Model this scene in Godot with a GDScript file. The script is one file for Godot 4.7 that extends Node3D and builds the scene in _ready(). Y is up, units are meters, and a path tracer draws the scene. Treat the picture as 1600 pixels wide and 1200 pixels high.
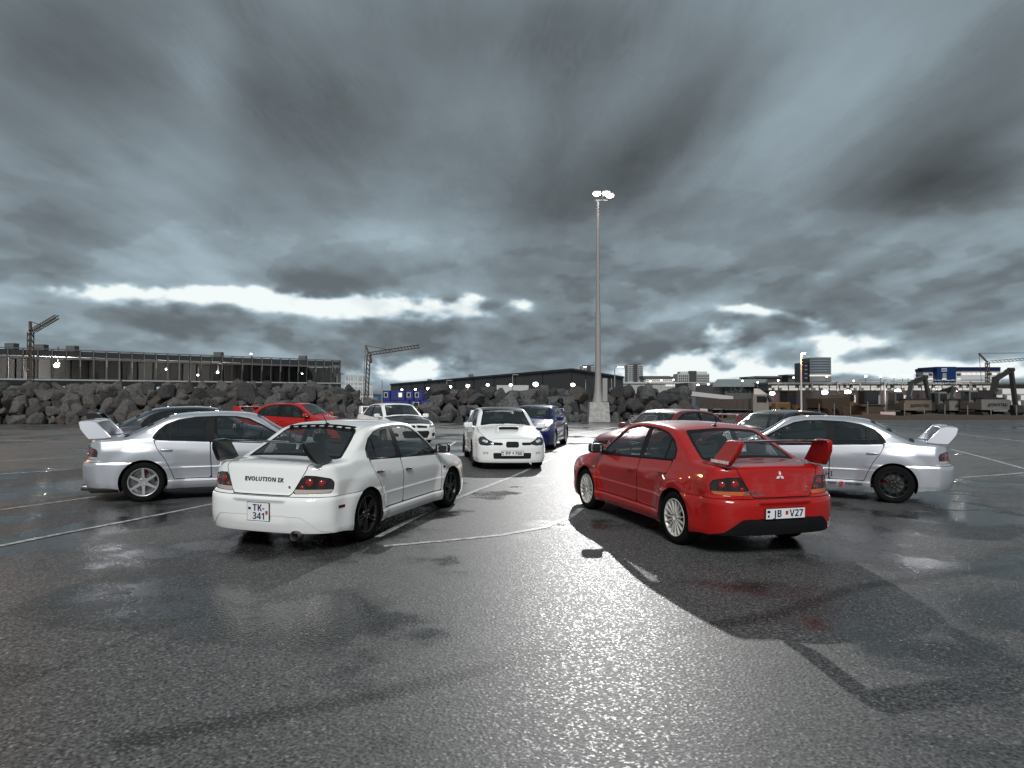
extends Node3D
# A wet harbour car park at dusk: a ring of saloon cars under a tall lamp, boulder walls, building sites and a town behind.
# World: the camera stands at x = 0, z = 0 and looks along -z; "depth" below is -z in metres.

const AXLE := 1.3125
const EYE := 1.8

class MB:
	# Collects triangles. Corners are given counter-clockwise as seen from outside.
	var v := PackedVector3Array()
	var n := PackedVector3Array()
	func tri(a: Vector3, b: Vector3, c: Vector3) -> void:
		var q := (b - a).cross(c - a).normalized()
		v.append(a); v.append(c); v.append(b)
		n.append(q); n.append(q); n.append(q)
	func trin(a: Vector3, b: Vector3, c: Vector3, na: Vector3, nb: Vector3, nc: Vector3) -> void:
		v.append(a); v.append(c); v.append(b)
		n.append(na); n.append(nc); n.append(nb)
	func quad(a: Vector3, b: Vector3, c: Vector3, d: Vector3) -> void:
		tri(a, b, c)
		tri(a, c, d)
	func quadn(a: Vector3, b: Vector3, c: Vector3, d: Vector3, na: Vector3, nb: Vector3, nc: Vector3, nd: Vector3) -> void:
		trin(a, b, c, na, nb, nc)
		trin(a, c, d, na, nc, nd)
	func box(c: Vector3, s: Vector3, t := Transform3D(), bev := 0.0) -> void:
		# bevelled when bev > 0
		var h := s * 0.5
		var k := minf(bev, minf(h.x, minf(h.y, h.z)) * 0.9)
		if k <= 0.0:
			var p := []
			for i in 8:
				p.append(t * (c + Vector3(h.x if i & 1 else -h.x, h.y if i & 2 else -h.y, h.z if i & 4 else -h.z)))
			quad(p[0], p[2], p[3], p[1]); quad(p[4], p[5], p[7], p[6])
			quad(p[0], p[4], p[6], p[2]); quad(p[1], p[3], p[7], p[5])
			quad(p[0], p[1], p[5], p[4]); quad(p[2], p[6], p[7], p[3])
			return
		var q := {}
		for i in 8:
			var sx := 1.0 if i & 1 else -1.0
			var sy := 1.0 if i & 2 else -1.0
			var sz := 1.0 if i & 4 else -1.0
			q[i] = [t * (c + Vector3(sx * h.x, sy * (h.y - k), sz * (h.z - k))), t * (c + Vector3(sx * (h.x - k), sy * h.y, sz * (h.z - k))), t * (c + Vector3(sx * (h.x - k), sy * (h.y - k), sz * h.z))]
		var cen := t * c
		for f in [[0, 2, 3, 1, 2], [4, 5, 7, 6, 2], [0, 4, 6, 2, 0], [1, 3, 7, 5, 0], [0, 1, 5, 4, 1], [2, 6, 7, 3, 1]]:
			quad(q[f[0]][f[4]], q[f[1]][f[4]], q[f[2]][f[4]], q[f[3]][f[4]])
		for e in [[0, 1, 1, 2], [2, 3, 1, 2], [4, 5, 1, 2], [6, 7, 1, 2], [0, 2, 0, 2], [1, 3, 0, 2], [4, 6, 0, 2], [5, 7, 0, 2], [0, 4, 0, 1], [1, 5, 0, 1], [2, 6, 0, 1], [3, 7, 0, 1]]:
			outq(q[e[0]][e[2]], q[e[1]][e[2]], q[e[1]][e[3]], q[e[0]][e[3]], cen)
		for i in 8:
			outt(q[i][0], q[i][1], q[i][2], cen)
	func outt(a: Vector3, b: Vector3, c: Vector3, cen: Vector3) -> void:
		if (b - a).cross(c - a).dot((a + b + c) / 3.0 - cen) < 0.0:
			tri(a, c, b)
		else:
			tri(a, b, c)
	func outq(a: Vector3, b: Vector3, c: Vector3, d: Vector3, cen: Vector3) -> void:
		if (b - a).cross(c - a).dot((a + b + c + d) / 4.0 - cen) < 0.0:
			quad(a, d, c, b)
		else:
			quad(a, b, c, d)
	func tube(p0: Vector3, p1: Vector3, r0: float, r1: float, seg := 10, caps := true) -> void:
		var d := (p1 - p0).normalized()
		var x := d.cross(Vector3.UP if absf(d.y) < 0.9 else Vector3.RIGHT).normalized()
		var y := d.cross(x)
		for i in seg:
			var a0 := TAU * i / seg
			var a1 := TAU * (i + 1) / seg
			var n0 := x * cos(a0) + y * sin(a0)
			var n1 := x * cos(a1) + y * sin(a1)
			quadn(p0 + n0 * r0, p0 + n1 * r0, p1 + n1 * r1, p1 + n0 * r1, n0, n1, n1, n0)
			if caps:
				tri(p1, p1 + n0 * r1, p1 + n1 * r1)
				tri(p0, p0 + n1 * r0, p0 + n0 * r0)
	func bar(p0: Vector3, p1: Vector3, w: float, h: float, up := Vector3.UP) -> void:
		# a beam of w by h
		var d := p1 - p0
		var z := d.normalized()
		var x := up.cross(z)
		if x.length() < 0.01:
			x = Vector3.RIGHT.cross(z)
		x = x.normalized()
		box(Vector3.ZERO, Vector3(w, h, d.length()), Transform3D(Basis(x, z.cross(x), z), (p0 + p1) * 0.5))
	func lathe(prof: Array, seg: int, t := Transform3D(), from := 0.0, to := TAU) -> void:
		# prof: Vector2(radius, y) from bottom to top for outward faces; smooth normals along, except at sharp bends
		var m := prof.size()
		for k in m - 1:
			var p: Vector2 = prof[k]
			var q: Vector2 = prof[k + 1]
			var e := q - p
			var nn := Vector2(e.y, -e.x).normalized()
			var na := nn
			var nb := nn
			if k > 0:
				var e0: Vector2 = p - prof[k - 1]
				var m0 := Vector2(e0.y, -e0.x).normalized()
				if m0.dot(nn) > 0.6:
					na = (m0 + nn).normalized()
			if k < m - 2:
				var e1: Vector2 = prof[k + 2] - q
				var m1 := Vector2(e1.y, -e1.x).normalized()
				if m1.dot(nn) > 0.6:
					nb = (m1 + nn).normalized()
			for i in seg:
				var a0 := from + (to - from) * i / seg
				var a1 := from + (to - from) * (i + 1) / seg
				var c0 := Vector3(cos(a0), 0, -sin(a0))
				var c1 := Vector3(cos(a1), 0, -sin(a1))
				quadn(t * (c0 * p.x + Vector3(0, p.y, 0)), t * (c1 * p.x + Vector3(0, p.y, 0)), t * (c1 * q.x + Vector3(0, q.y, 0)), t * (c0 * q.x + Vector3(0, q.y, 0)),
					(t.basis * (c0 * na.x + Vector3(0, na.y, 0))).normalized(), (t.basis * (c1 * na.x + Vector3(0, na.y, 0))).normalized(), (t.basis * (c1 * nb.x + Vector3(0, nb.y, 0))).normalized(), (t.basis * (c0 * nb.x + Vector3(0, nb.y, 0))).normalized())
	func prism(poly: Array, z0: float, z1: float, t := Transform3D()) -> void:
		# extrudes a polygon of Vector2 (counter-clockwise seen from +z) along z
		var pp := PackedVector2Array(poly)
		if Geometry2D.is_polygon_clockwise(pp):
			pp.reverse()
		var ids := Geometry2D.triangulate_polygon(pp)
		for i in range(0, ids.size(), 3):
			var a := pp[ids[i]]
			var b := pp[ids[i + 1]]
			var c := pp[ids[i + 2]]
			if (b - a).cross(c - a) < 0.0:
				var s := b
				b = c
				c = s
			tri(t * Vector3(a.x, a.y, z1), t * Vector3(b.x, b.y, z1), t * Vector3(c.x, c.y, z1))
			tri(t * Vector3(a.x, a.y, z0), t * Vector3(c.x, c.y, z0), t * Vector3(b.x, b.y, z0))
		for i in pp.size():
			var a := pp[i]
			var b := pp[(i + 1) % pp.size()]
			quad(t * Vector3(a.x, a.y, z0), t * Vector3(b.x, b.y, z0), t * Vector3(b.x, b.y, z1), t * Vector3(a.x, a.y, z1))
	func loft(rings: Array, cap := true) -> void:
		# closed rings of Vector3 with smooth sides; rings run counter-clockwise seen from the last ring's side
		var m: int = rings[0].size()
		var nr := rings.size()
		var nm := []
		for k in nr:
			var row := []
			for i in m:
				var du: Vector3 = rings[k][(i + 1) % m] - rings[k][(i + m - 1) % m]
				var dv: Vector3 = rings[mini(k + 1, nr - 1)][i] - rings[maxi(k - 1, 0)][i]
				row.append(du.cross(dv).normalized())
			nm.append(row)
		for k in nr - 1:
			for i in m:
				var j := (i + 1) % m
				quadn(rings[k][i], rings[k][j], rings[k + 1][j], rings[k + 1][i], nm[k][i], nm[k][j], nm[k + 1][j], nm[k + 1][i])
		if cap:
			var c0 := Vector3.ZERO
			var c1 := Vector3.ZERO
			for i in m:
				c0 += rings[0][i] / m
				c1 += rings[nr - 1][i] / m
			for i in m:
				tri(c0, rings[0][(i + 1) % m], rings[0][i])
				tri(c1, rings[nr - 1][i], rings[nr - 1][(i + 1) % m])
	func blob(c: Vector3, s: Vector3, e := 0.6, t := Transform3D(), nu := 9, nv := 14) -> void:
		# a superellipsoid: e = 1 is an ellipsoid, less is boxier
		var g := []
		for i in nu + 1:
			var a := -PI / 2 + PI * i / nu
			var row := []
			for j in nv:
				var b := TAU * j / nv
				var ca := pow(absf(cos(a)), e) * signf(cos(a))
				var sa := pow(absf(sin(a)), e) * signf(sin(a))
				var cb := pow(absf(cos(b)), e) * signf(cos(b))
				var sb := pow(absf(sin(b)), e) * signf(sin(b))
				row.append(t * (c + Vector3(ca * cb * s.x, sa * s.y, -ca * sb * s.z) * 0.5))
			g.append(row)
		loft(g, false)
	func add(o: MB, t := Transform3D()) -> void:
		var nb := t.basis.inverse().transposed()
		for i in o.v.size():
			v.append(t * o.v[i])
			n.append((nb * o.n[i]).normalized())
	func mesh() -> ArrayMesh:
		var a := []
		a.resize(Mesh.ARRAY_MAX)
		a[Mesh.ARRAY_VERTEX] = v
		a[Mesh.ARRAY_NORMAL] = n
		var m := ArrayMesh.new()
		m.add_surface_from_arrays(Mesh.PRIMITIVE_TRIANGLES, a)
		return m

# ---------------------------------------------------------------- nodes
var taken := {}
var rng := RandomNumberGenerator.new()
var mats := {}

func numbered(called: String) -> String:
	if not taken.has(called):
		taken[called] = 0
		return called
	taken[called] += 1
	return "%s_%03d" % [called, taken[called]]

func thing(called: String, label: String, category: String, at := Vector3.ZERO, turn := 0.0, group := "") -> Node3D:
	var o := Node3D.new()
	o.name = numbered(called)
	add_child(o, true)
	o.position = at
	o.rotation.y = turn
	tag(o, label, category, group)
	return o

func tag(o: Node, label: String, category: String, group := "") -> void:
	o.set_meta("label", label)
	o.set_meta("category", category)
	if group:
		o.set_meta("group", group)

func part(m, called: String, material: Material, parent: Node) -> MeshInstance3D:
	var o := MeshInstance3D.new()
	o.mesh = m.mesh() if m is MB else m
	o.material_override = material
	o.name = called
	parent.add_child(o, true)
	return o

func solo(m, called: String, material: Material, label: String, category: String, at := Vector3.ZERO, group := "") -> MeshInstance3D:
	var o := MeshInstance3D.new()
	o.mesh = m.mesh() if m is MB else m
	o.material_override = material
	o.name = numbered(called)
	add_child(o, true)
	o.position = at
	tag(o, label, category, group)
	return o

func struct(m, called: String, material: Material) -> MeshInstance3D:
	var o := MeshInstance3D.new()
	o.mesh = m.mesh() if m is MB else m
	o.material_override = material
	o.name = numbered(called)
	o.set_meta("kind", "structure")
	add_child(o, true)
	return o

func lin(r: float, g: float, b: float) -> Color:
	return Color(r, g, b).linear_to_srgb()

func mat(key: String, c: Color, rough := 0.7, metal := 0.0) -> StandardMaterial3D:
	# c holds linear base colours
	if mats.has(key):
		return mats[key]
	var m := StandardMaterial3D.new()
	m.resource_name = key
	m.albedo_color = lin(c.r, c.g, c.b)
	m.roughness = rough
	m.metallic = metal
	if rough > 0.42 and metal == 0.0:
		m.metallic_specular = 0.3
	mats[key] = m
	return m

func paint(key: String, c: Color, metal := 0.0, rough := 0.35) -> StandardMaterial3D:
	var m := mat(key, c, rough, metal)
	if metal == 0.0:
		m.metallic_specular = 0.25
	m.clearcoat_enabled = true
	m.clearcoat = 1.0
	m.clearcoat_roughness = 0.04
	return m

func glow(key: String, c: Color, energy: float) -> StandardMaterial3D:
	if mats.has(key):
		return mats[key]
	var m := mat(key, Color(0.8, 0.8, 0.8) if energy > 1.0 else Color(0.12, 0.12, 0.12), 0.4)
	m.emission_enabled = true
	m.emission = lin(c.r, c.g, c.b)
	m.emission_energy_multiplier = energy
	return m

func pane(key: String, c: Color, alpha: float) -> StandardMaterial3D:
	if mats.has(key):
		return mats[key]
	var m := mat(key, c, 0.03)
	m.transparency = BaseMaterial3D.TRANSPARENCY_ALPHA
	m.albedo_color.a = alpha
	return m

func noise_tex(freq: float, octaves: int, size: int, sd: int, lo: Color, hi: Color, kind := FastNoiseLite.TYPE_SIMPLEX_SMOOTH) -> ImageTexture:
	# a seamless noise between two linear colours
	var f := FastNoiseLite.new()
	f.noise_type = kind
	f.frequency = freq
	f.fractal_octaves = octaves
	f.seed = sd
	var im := f.get_seamless_image(size, size, false, false, 0.15)
	var src := im.get_data()
	var out := PackedByteArray()
	out.resize(size * size * 3)
	var lut := []
	for i in 256:
		var c := lo.lerp(hi, i / 255.0).linear_to_srgb()
		lut.append([int(clampf(c.r, 0, 1) * 255), int(clampf(c.g, 0, 1) * 255), int(clampf(c.b, 0, 1) * 255)])
	for i in size * size:
		var c: Array = lut[src[i]]
		out[i * 3] = c[0]
		out[i * 3 + 1] = c[1]
		out[i * 3 + 2] = c[2]
	return ImageTexture.create_from_image(Image.create_from_data(size, size, false, Image.FORMAT_RGB8, out))

func gray_tex(freq: float, octaves: int, size: int, sd: int, kind := FastNoiseLite.TYPE_SIMPLEX_SMOOTH) -> ImageTexture:
	var f := FastNoiseLite.new()
	f.noise_type = kind
	f.frequency = freq
	f.fractal_octaves = octaves
	f.seed = sd
	return ImageTexture.create_from_image(f.get_seamless_image(size, size, false, false, 0.15))

func grainy(key: String, lo: Color, hi: Color, scale: float, rough := 0.85, bump := 0.0, freq := 0.02, sd := 5, octs := 4, metal := 0.0) -> StandardMaterial3D:
	# a triplanar material that varies between two base colours, with relief
	if mats.has(key):
		return mats[key]
	var m := StandardMaterial3D.new()
	m.resource_name = key
	m.albedo_texture = noise_tex(freq, octs, 256, sd, lo, hi)
	m.roughness = rough
	m.metallic = metal
	m.uv1_triplanar = true
	m.uv1_world_triplanar = true
	m.uv1_scale = Vector3.ONE * scale
	if bump > 0.0:
		m.heightmap_enabled = true
		m.heightmap_scale = bump
		m.heightmap_texture = gray_tex(freq, octs, 256, sd)
	mats[key] = m
	return m

func at_px(px: float, py: float, depth: float) -> Vector3:
	# the point that far away where the photograph (1600 x 1200) shows something
	return Vector3((px - 800.0) / 1070.0 * depth, EYE - (py - 615.6) / 1070.0 * depth, -depth)

func slab(mb: MB, x0: float, y0: float, x1: float, y1: float, depth: float, thick: float, bev := 0.0) -> void:
	# a block whose front shows at that rectangle of the photograph when it stands that far away
	var a := at_px(x0, y0, depth)
	var b := at_px(x1, y1, depth)
	mb.box(Vector3((a.x + b.x) * 0.5, (a.y + b.y) * 0.5, -depth - thick * 0.5), Vector3(absf(b.x - a.x), absf(b.y - a.y), thick), Transform3D(), bev)

func on_ground(px: float, py: float) -> Vector3:
	var d := EYE * 1070.0 / (py - 615.6)
	for i in 3:
		d = (EYE - ground_y((px - 800.0) / 1070.0 * d, d)) * 1070.0 / (py - 615.6)
	var x := (px - 800.0) / 1070.0 * d
	return Vector3(x, ground_y(x, d), -d)

func ground_y(x: float, depth: float) -> float:
	# the lot falls a little to the right and away; past its far edge the ground drops to the building sites
	return -0.085 * tanh(x / 8.0) * (1.0 - smoothstep(30.0, 60.0, depth)) - 0.2 * smoothstep(18.0, 48.0, depth) - 0.95 * smoothstep(53.0, 80.0, depth) - 0.75 * smoothstep(82.0, 130.0, depth)

func _ready() -> void:
	var t0 := Time.get_ticks_msec()
	rng.seed = 2007
	# camera
	var cam := Camera3D.new()
	cam.name = "camera"
	cam.position = Vector3(0, EYE, 0)
	cam.rotation_degrees = Vector3(0.834, 0, 0)
	cam.fov = 58.56
	cam.near = 0.1
	cam.far = 4000.0
	add_child(cam)
	# sky, exposure
	var env := Environment.new()
	env.background_mode = Environment.BG_SKY
	var pan := PanoramaSkyMaterial.new()
	pan.panorama = make_sky()
	env.sky = Sky.new()
	env.sky.sky_material = pan
	env.background_energy_multiplier = 0.5
	env.tonemap_mode = Environment.TONE_MAPPER_LINEAR
	env.tonemap_exposure = 2.0
	env.sdfgi_enabled = true
	env.ssao_enabled = true
	env.ssil_enabled = true
	env.volumetric_fog_enabled = true
	env.volumetric_fog_density = 0.0
	var we := WorldEnvironment.new()
	we.name = "air"
	we.environment = env
	add_child(we)
	# the low sun behind thick cloud, behind the photographer
	var sun := DirectionalLight3D.new()
	sun.name = "clouded_sun"
	sun.light_color = Color(1.0, 0.995, 0.985)
	sun.light_energy = 0.42
	sun.light_angular_distance = 20.0
	sun.shadow_enabled = true
	sun.rotation_degrees = Vector3(-42, -4, 0)
	add_child(sun)
	print("sky ", Time.get_ticks_msec() - t0)
	make_ground()
	print("ground ", Time.get_ticks_msec() - t0)
	make_surroundings()
	print("surroundings ", Time.get_ticks_msec() - t0)
	make_cars()
	print("cars ", Time.get_ticks_msec() - t0)

# ---------------------------------------------------------------- the air
var sky_a := FastNoiseLite.new()
var sky_b := FastNoiseLite.new()
var sky_c := FastNoiseLite.new()
# cloud masses: bearing and height in photograph pixels, half width, half height, lean, lift of brightness
var masses := [
	[110, 60, 190, 110, 0.5, -0.12], [560, 190, 190, 120, 0.3, -0.13], [390, 250, 60, 110, -0.3, -0.08], [870, 40, 260, 80, 0.0, -0.09], [1060, 190, 230, 60, -0.6, -0.09],
	[1480, 285, 150, 85, -0.3, -0.15], [50, 330, 120, 70, 0.2, -0.08], [90, 430, 110, 30, 0.5, -0.09], [930, 310, 120, 110, 0.0, -0.05], [480, 428, 70, 16, 0.0, -0.12],
	[690, 432, 170, 20, -0.05, -0.10], [210, 520, 240, 40, 0.1, -0.03], [440, 500, 90, 34, 0.2, -0.07], [700, 532, 190, 34, 0.0, -0.12], [860, 520, 150, 50, 0.0, -0.13],
	[985, 545, 130, 28, -0.1, -0.12], [1180, 540, 70, 22, 0.0, -0.10], [1420, 500, 180, 50, 0.0, -0.03], [1180, 440, 160, 26, 0.0, -0.07], [1480, 555, 120, 14, 0.0, -0.06],
	[330, 110, 50, 150, -0.3, 0.07], [250, 290, 140, 80, 0.2, 0.07], [740, 250, 120, 90, 0.0, 0.05], [1300, 120, 200, 130, 0.0, 0.05], [700, 380, 330, 40, 0.0, 0.05], [1250, 360, 260, 50, 0.0, 0.04],
	[300, 425, 200, 24, 0.0, 0.08],
]
# gaps where the bright evening sky shows
var gaps := [
	[310, 468, 170, 18, 0.06, 0.80], [590, 478, 165, 22, 0.05, 0.95], [455, 463, 150, 9, 0.05, 0.5], [150, 455, 110, 10, 0.03, 0.55], [700, 485, 60, 16, 0.0, 0.7],
	[1128, 515, 34, 17, -0.1, 1.05], [1165, 484, 60, 9, 0.1, 0.75], [1312, 540, 22, 20, 0.0, 0.85], [1255, 500, 60, 12, 0.3, 0.5], [640, 578, 120, 20, -0.1, 0.75],
	[1000, 580, 70, 16, 0.0, 0.8], [1070, 565, 50, 14, 0.0, 0.75], [1190, 585, 130, 13, 0.0, 0.75], [1400, 584, 170, 13, 0.0, 0.7], [1600, 578, 110, 13, 0.0, 0.6], [820, 478, 20, 10, 0.2, 0.6], [1370, 535, 50, 12, 0.0, 0.55],
	[200, 590, 300, 20, 0.0, 0.4], [1180, 560, 190, 34, 0.0, 0.20], [1270, 515, 130, 34, 0.0, 0.24], [1110, 540, 60, 30, 0.0, 0.24], [1480, 560, 160, 22, 0.0, 0.20],
]

func bump2(m: Array, px: float, py: float) -> float:
	var dx: float = px - m[0]
	var dy: float = py - m[1]
	var c := cos(float(m[4]))
	var s := sin(float(m[4]))
	var e := pow((dx * c + dy * s) / m[2], 2) + pow((-dx * s + dy * c) / m[3], 2)
	return exp(-e) if e < 9.0 else 0.0

func sky_at(az: float, el: float) -> Color:
	# az from -z towards +x
	var d := 1.0 / tan(maxf(el, 0.0) + 0.10)
	var x := d * sin(az)
	var z := d * cos(az)
	var s1 := sky_a.get_noise_2d(x * 92.0, z * 27.0)
	var s2 := sky_b.get_noise_3d(sin(az) * 100.0, el * 260.0, cos(az) * 100.0)
	var s3 := sky_c.get_noise_3d(sin(az) * 26.0, el * 60.0, cos(az) * 26.0)
	var v := 0.535 + 0.13 * s1 + 0.05 * sky_b.get_noise_2d(x * 38.0, z * 14.0) + (0.075 * s2 + 0.075 * s3) * smoothstep(0.42, 0.06, el)
	var s4 := sky_c.get_noise_3d(sin(az) * 150.0, el * 330.0, cos(az) * 150.0)
	v += 0.05 * smoothstep(0.30, 0.02, el) + 0.06 * s4 * smoothstep(0.30, 0.05, el) + 0.05 * (smoothstep(-0.06, 0.06, s2 + 0.5 * s3) - 0.5) * smoothstep(0.34, 0.10, el)
	var gap := 0.0
	if absf(az) < 1.0 and el < 0.75:
		var wob := sky_c.get_noise_3d(sin(az) * 100.0, el * 150.0, cos(az) * 100.0)
		var px := 800.0 + 1070.0 * tan(az) + 26.0 * s2
		var py := 615.6 - 1070.0 * tan(el) / cos(az) + 9.0 * wob + 13.0 * s3
		for m in masses:
			if absf(px - m[0]) < 3.0 * maxf(m[2], m[3]) and absf(py - m[1]) < 3.0 * maxf(m[2], m[3]):
				v += (1.15 if m[1] < 400 else 0.8) * m[5] * bump2(m, px, py)
		for m in gaps:
			if absf(px - m[0]) < 3.0 * m[2] and absf(py - m[1]) < 3.0 * m[2]:
				gap += m[5] * bump2(m, px, py)
		gap += (0.75 * wob + 0.5 * s2 + 0.35 * s4) * smoothstep(0.08, 0.45, gap)
	else:
		gap = (sky_c.get_noise_3d(sin(az) * 60.0, el * 260.0, cos(az) * 60.0) + 0.25) * smoothstep(0.22, 0.06, el)
	v += 0.42 * smoothstep(0.22, 0.95, gap) + 0.06 * smoothstep(0.0, 0.3, gap)
	v = clampf(v, 0.22, 0.985)
	# dull slate where thick, a cold blue-green where thin
	var t := clampf((v - 0.30) / 0.35, 0.0, 1.0)
	var tint := Color(0.935, 1.0, 1.04).lerp(Color(0.905, 1.01, 1.065), t)
	var w := smoothstep(0.72, 0.98, v)
	tint = tint.lerp(Color(0.97, 1.0, 1.0), w)
	return Color(clampf(v * tint.r, 0, 1), clampf(v * tint.g, 0, 1), clampf(v * tint.b, 0, 1))

func make_sky() -> ImageTexture:
	sky_a.noise_type = FastNoiseLite.TYPE_SIMPLEX_SMOOTH
	sky_a.frequency = 0.011
	sky_a.fractal_octaves = 4
	sky_a.fractal_gain = 0.5
	sky_a.domain_warp_enabled = true
	sky_a.domain_warp_amplitude = 30.0
	sky_a.domain_warp_frequency = 0.012
	sky_a.seed = 21
	sky_b.noise_type = FastNoiseLite.TYPE_SIMPLEX_SMOOTH
	sky_b.frequency = 0.055
	sky_b.fractal_octaves = 5
	sky_b.seed = 8
	sky_c.noise_type = FastNoiseLite.TYPE_SIMPLEX_SMOOTH
	sky_c.frequency = 0.14
	sky_c.fractal_octaves = 4
	sky_c.seed = 77
	var w := 1024
	var h := 512
	var im := Image.create(w, h, false, Image.FORMAT_RGB8)
	for j in h:
		var el := (0.5 - (j + 0.5) / h) * PI
		for i in w:
			if el > -0.02:
				im.set_pixel(i, j, sky_at(wrapf((i + 0.5) / w * TAU, -PI, PI), el))
			else:
				im.set_pixel(i, j, Color(0.24, 0.25, 0.25))
	im.resize(4096, 2048, Image.INTERPOLATE_BILINEAR)
	# the part in view once more in full sharpness
	for j in range(600, 1024):
		var el := (0.5 - (j + 0.5) / 2048.0) * PI
		for i in range(-478, 478):
			im.set_pixel(posmod(i, 4096), j, sky_at((i + 0.5) / 4096.0 * TAU, el))
	return ImageTexture.create_from_image(im)

# ---------------------------------------------------------------- the ground
func asphalt() -> StandardMaterial3D:
	# one map of 16 m: aggregate, worn and wet areas, painted car shade and lamplit wedge; wet stone is darker and smoother
	var s := 2048
	var grain := FastNoiseLite.new()
	grain.noise_type = FastNoiseLite.TYPE_CELLULAR
	grain.cellular_return_type = FastNoiseLite.RETURN_CELL_VALUE
	grain.frequency = 0.62
	grain.fractal_type = FastNoiseLite.FRACTAL_NONE
	grain.seed = 3
	var fine := FastNoiseLite.new()
	fine.noise_type = FastNoiseLite.TYPE_SIMPLEX
	fine.frequency = 0.22
	fine.fractal_octaves = 3
	fine.seed = 9
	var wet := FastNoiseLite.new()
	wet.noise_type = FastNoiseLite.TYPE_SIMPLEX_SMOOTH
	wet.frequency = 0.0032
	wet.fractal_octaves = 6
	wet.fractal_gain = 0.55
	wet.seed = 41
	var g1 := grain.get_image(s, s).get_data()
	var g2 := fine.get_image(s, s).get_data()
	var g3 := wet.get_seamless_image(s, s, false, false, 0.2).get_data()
	var alb := PackedByteArray()
	var rou := PackedByteArray()
	alb.resize(s * s)
	rou.resize(s * s)
	var damp_shade := PackedFloat32Array()
	var lut := PackedByteArray()
	damp_shade.resize(256)
	lut.resize(1024)
	var film := PackedFloat32Array()
	film.resize(256)
	for i in 256:
		film[i] = smoothstep(0.58, 0.72, i / 255.0)
		damp_shade[i] = smoothstep(0.38, 0.72, i / 255.0)
	for i in 1024:
		lut[i] = int(clampf(Color(i / 1023.0 * 0.6, 0, 0).linear_to_srgb().r, 0, 1) * 255)
	var wet_shade_bias := PackedFloat32Array()  # wetness bias that also paints the car's shadow and the lamplit wedge
	var seam := PackedFloat32Array()
	seam.resize(s * s / 64)
	# an open paving joint runs across the lot
	var joint := PackedVector2Array()
	for q in [[200, 1150], [560, 1085], [900, 1005], [1200, 958], [1330, 915], [1600, 880]]:
		var g := on_ground(q[0], q[1])
		joint.append(Vector2(g.x, -g.z))
	wet_shade_bias.resize(s * s / 64)
	for j in s / 8:
		for i in s / 8:
			# where the map lies: x from -8 to 8, depth from 0 to 16; the lamplit middle is drier and paler, the red car's shadow is painted darker
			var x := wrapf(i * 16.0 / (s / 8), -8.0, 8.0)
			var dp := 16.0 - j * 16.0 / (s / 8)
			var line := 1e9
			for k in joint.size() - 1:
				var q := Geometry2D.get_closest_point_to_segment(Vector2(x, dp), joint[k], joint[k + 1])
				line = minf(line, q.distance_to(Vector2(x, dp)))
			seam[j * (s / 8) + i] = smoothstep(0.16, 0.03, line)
			wet_shade_bias[j * (s / 8) + i] = -38.0 + 66.0 * smoothstep(4.6, 6.6, dp + 0.25 * absf(x - 0.5)) - 100.0 * exp(-pow((x - 0.75 - 0.02 * dp) / 1.7, 2.0)) + 40.0 * exp(-pow((x - 3.2) / 1.3, 2.0) - pow((dp - 6.0) / 1.6, 2.0))  # last term paints the red car's shadow; the one before pales the wedge
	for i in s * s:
		var w: float = damp_shade[clampi(g3[i] + int(wet_shade_bias[((i / s) >> 3) * (s >> 3) + ((i % s) >> 3)]), 0, 255)]
		var a: float = g1[i] / 255.0
		var b: float = g2[i] / 255.0
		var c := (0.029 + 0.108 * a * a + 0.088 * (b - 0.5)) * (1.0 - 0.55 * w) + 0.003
		var sm: float = seam[((i / s) >> 3) * (s >> 3) + ((i % s) >> 3)]
		if sm > 0.0 and b < 0.40 + 0.28 * sm:
			c *= 1.0 - 0.75 * sm
		if a > 0.98:
			c += 0.09
		alb[i] = lut[clampi(int(c / 0.6 * 1023.0), 4, 1023)]
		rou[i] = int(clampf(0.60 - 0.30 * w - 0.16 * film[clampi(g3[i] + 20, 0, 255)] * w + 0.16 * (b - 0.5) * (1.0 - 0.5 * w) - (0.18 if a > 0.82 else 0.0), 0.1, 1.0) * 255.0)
	var m := StandardMaterial3D.new()
	m.resource_name = "wet_asphalt"
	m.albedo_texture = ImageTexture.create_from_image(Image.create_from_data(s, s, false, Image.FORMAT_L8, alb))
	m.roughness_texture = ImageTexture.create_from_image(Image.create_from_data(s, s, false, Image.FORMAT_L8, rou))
	m.roughness = 1.0
	m.heightmap_enabled = true
	m.heightmap_scale = 0.30
	var bumps := FastNoiseLite.new()
	bumps.noise_type = FastNoiseLite.TYPE_CELLULAR
	bumps.cellular_return_type = FastNoiseLite.RETURN_DISTANCE
	bumps.frequency = 0.42
	bumps.fractal_octaves = 2
	bumps.seed = 3
	m.heightmap_texture = ImageTexture.create_from_image(bumps.get_image(s, s))
	return m

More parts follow.
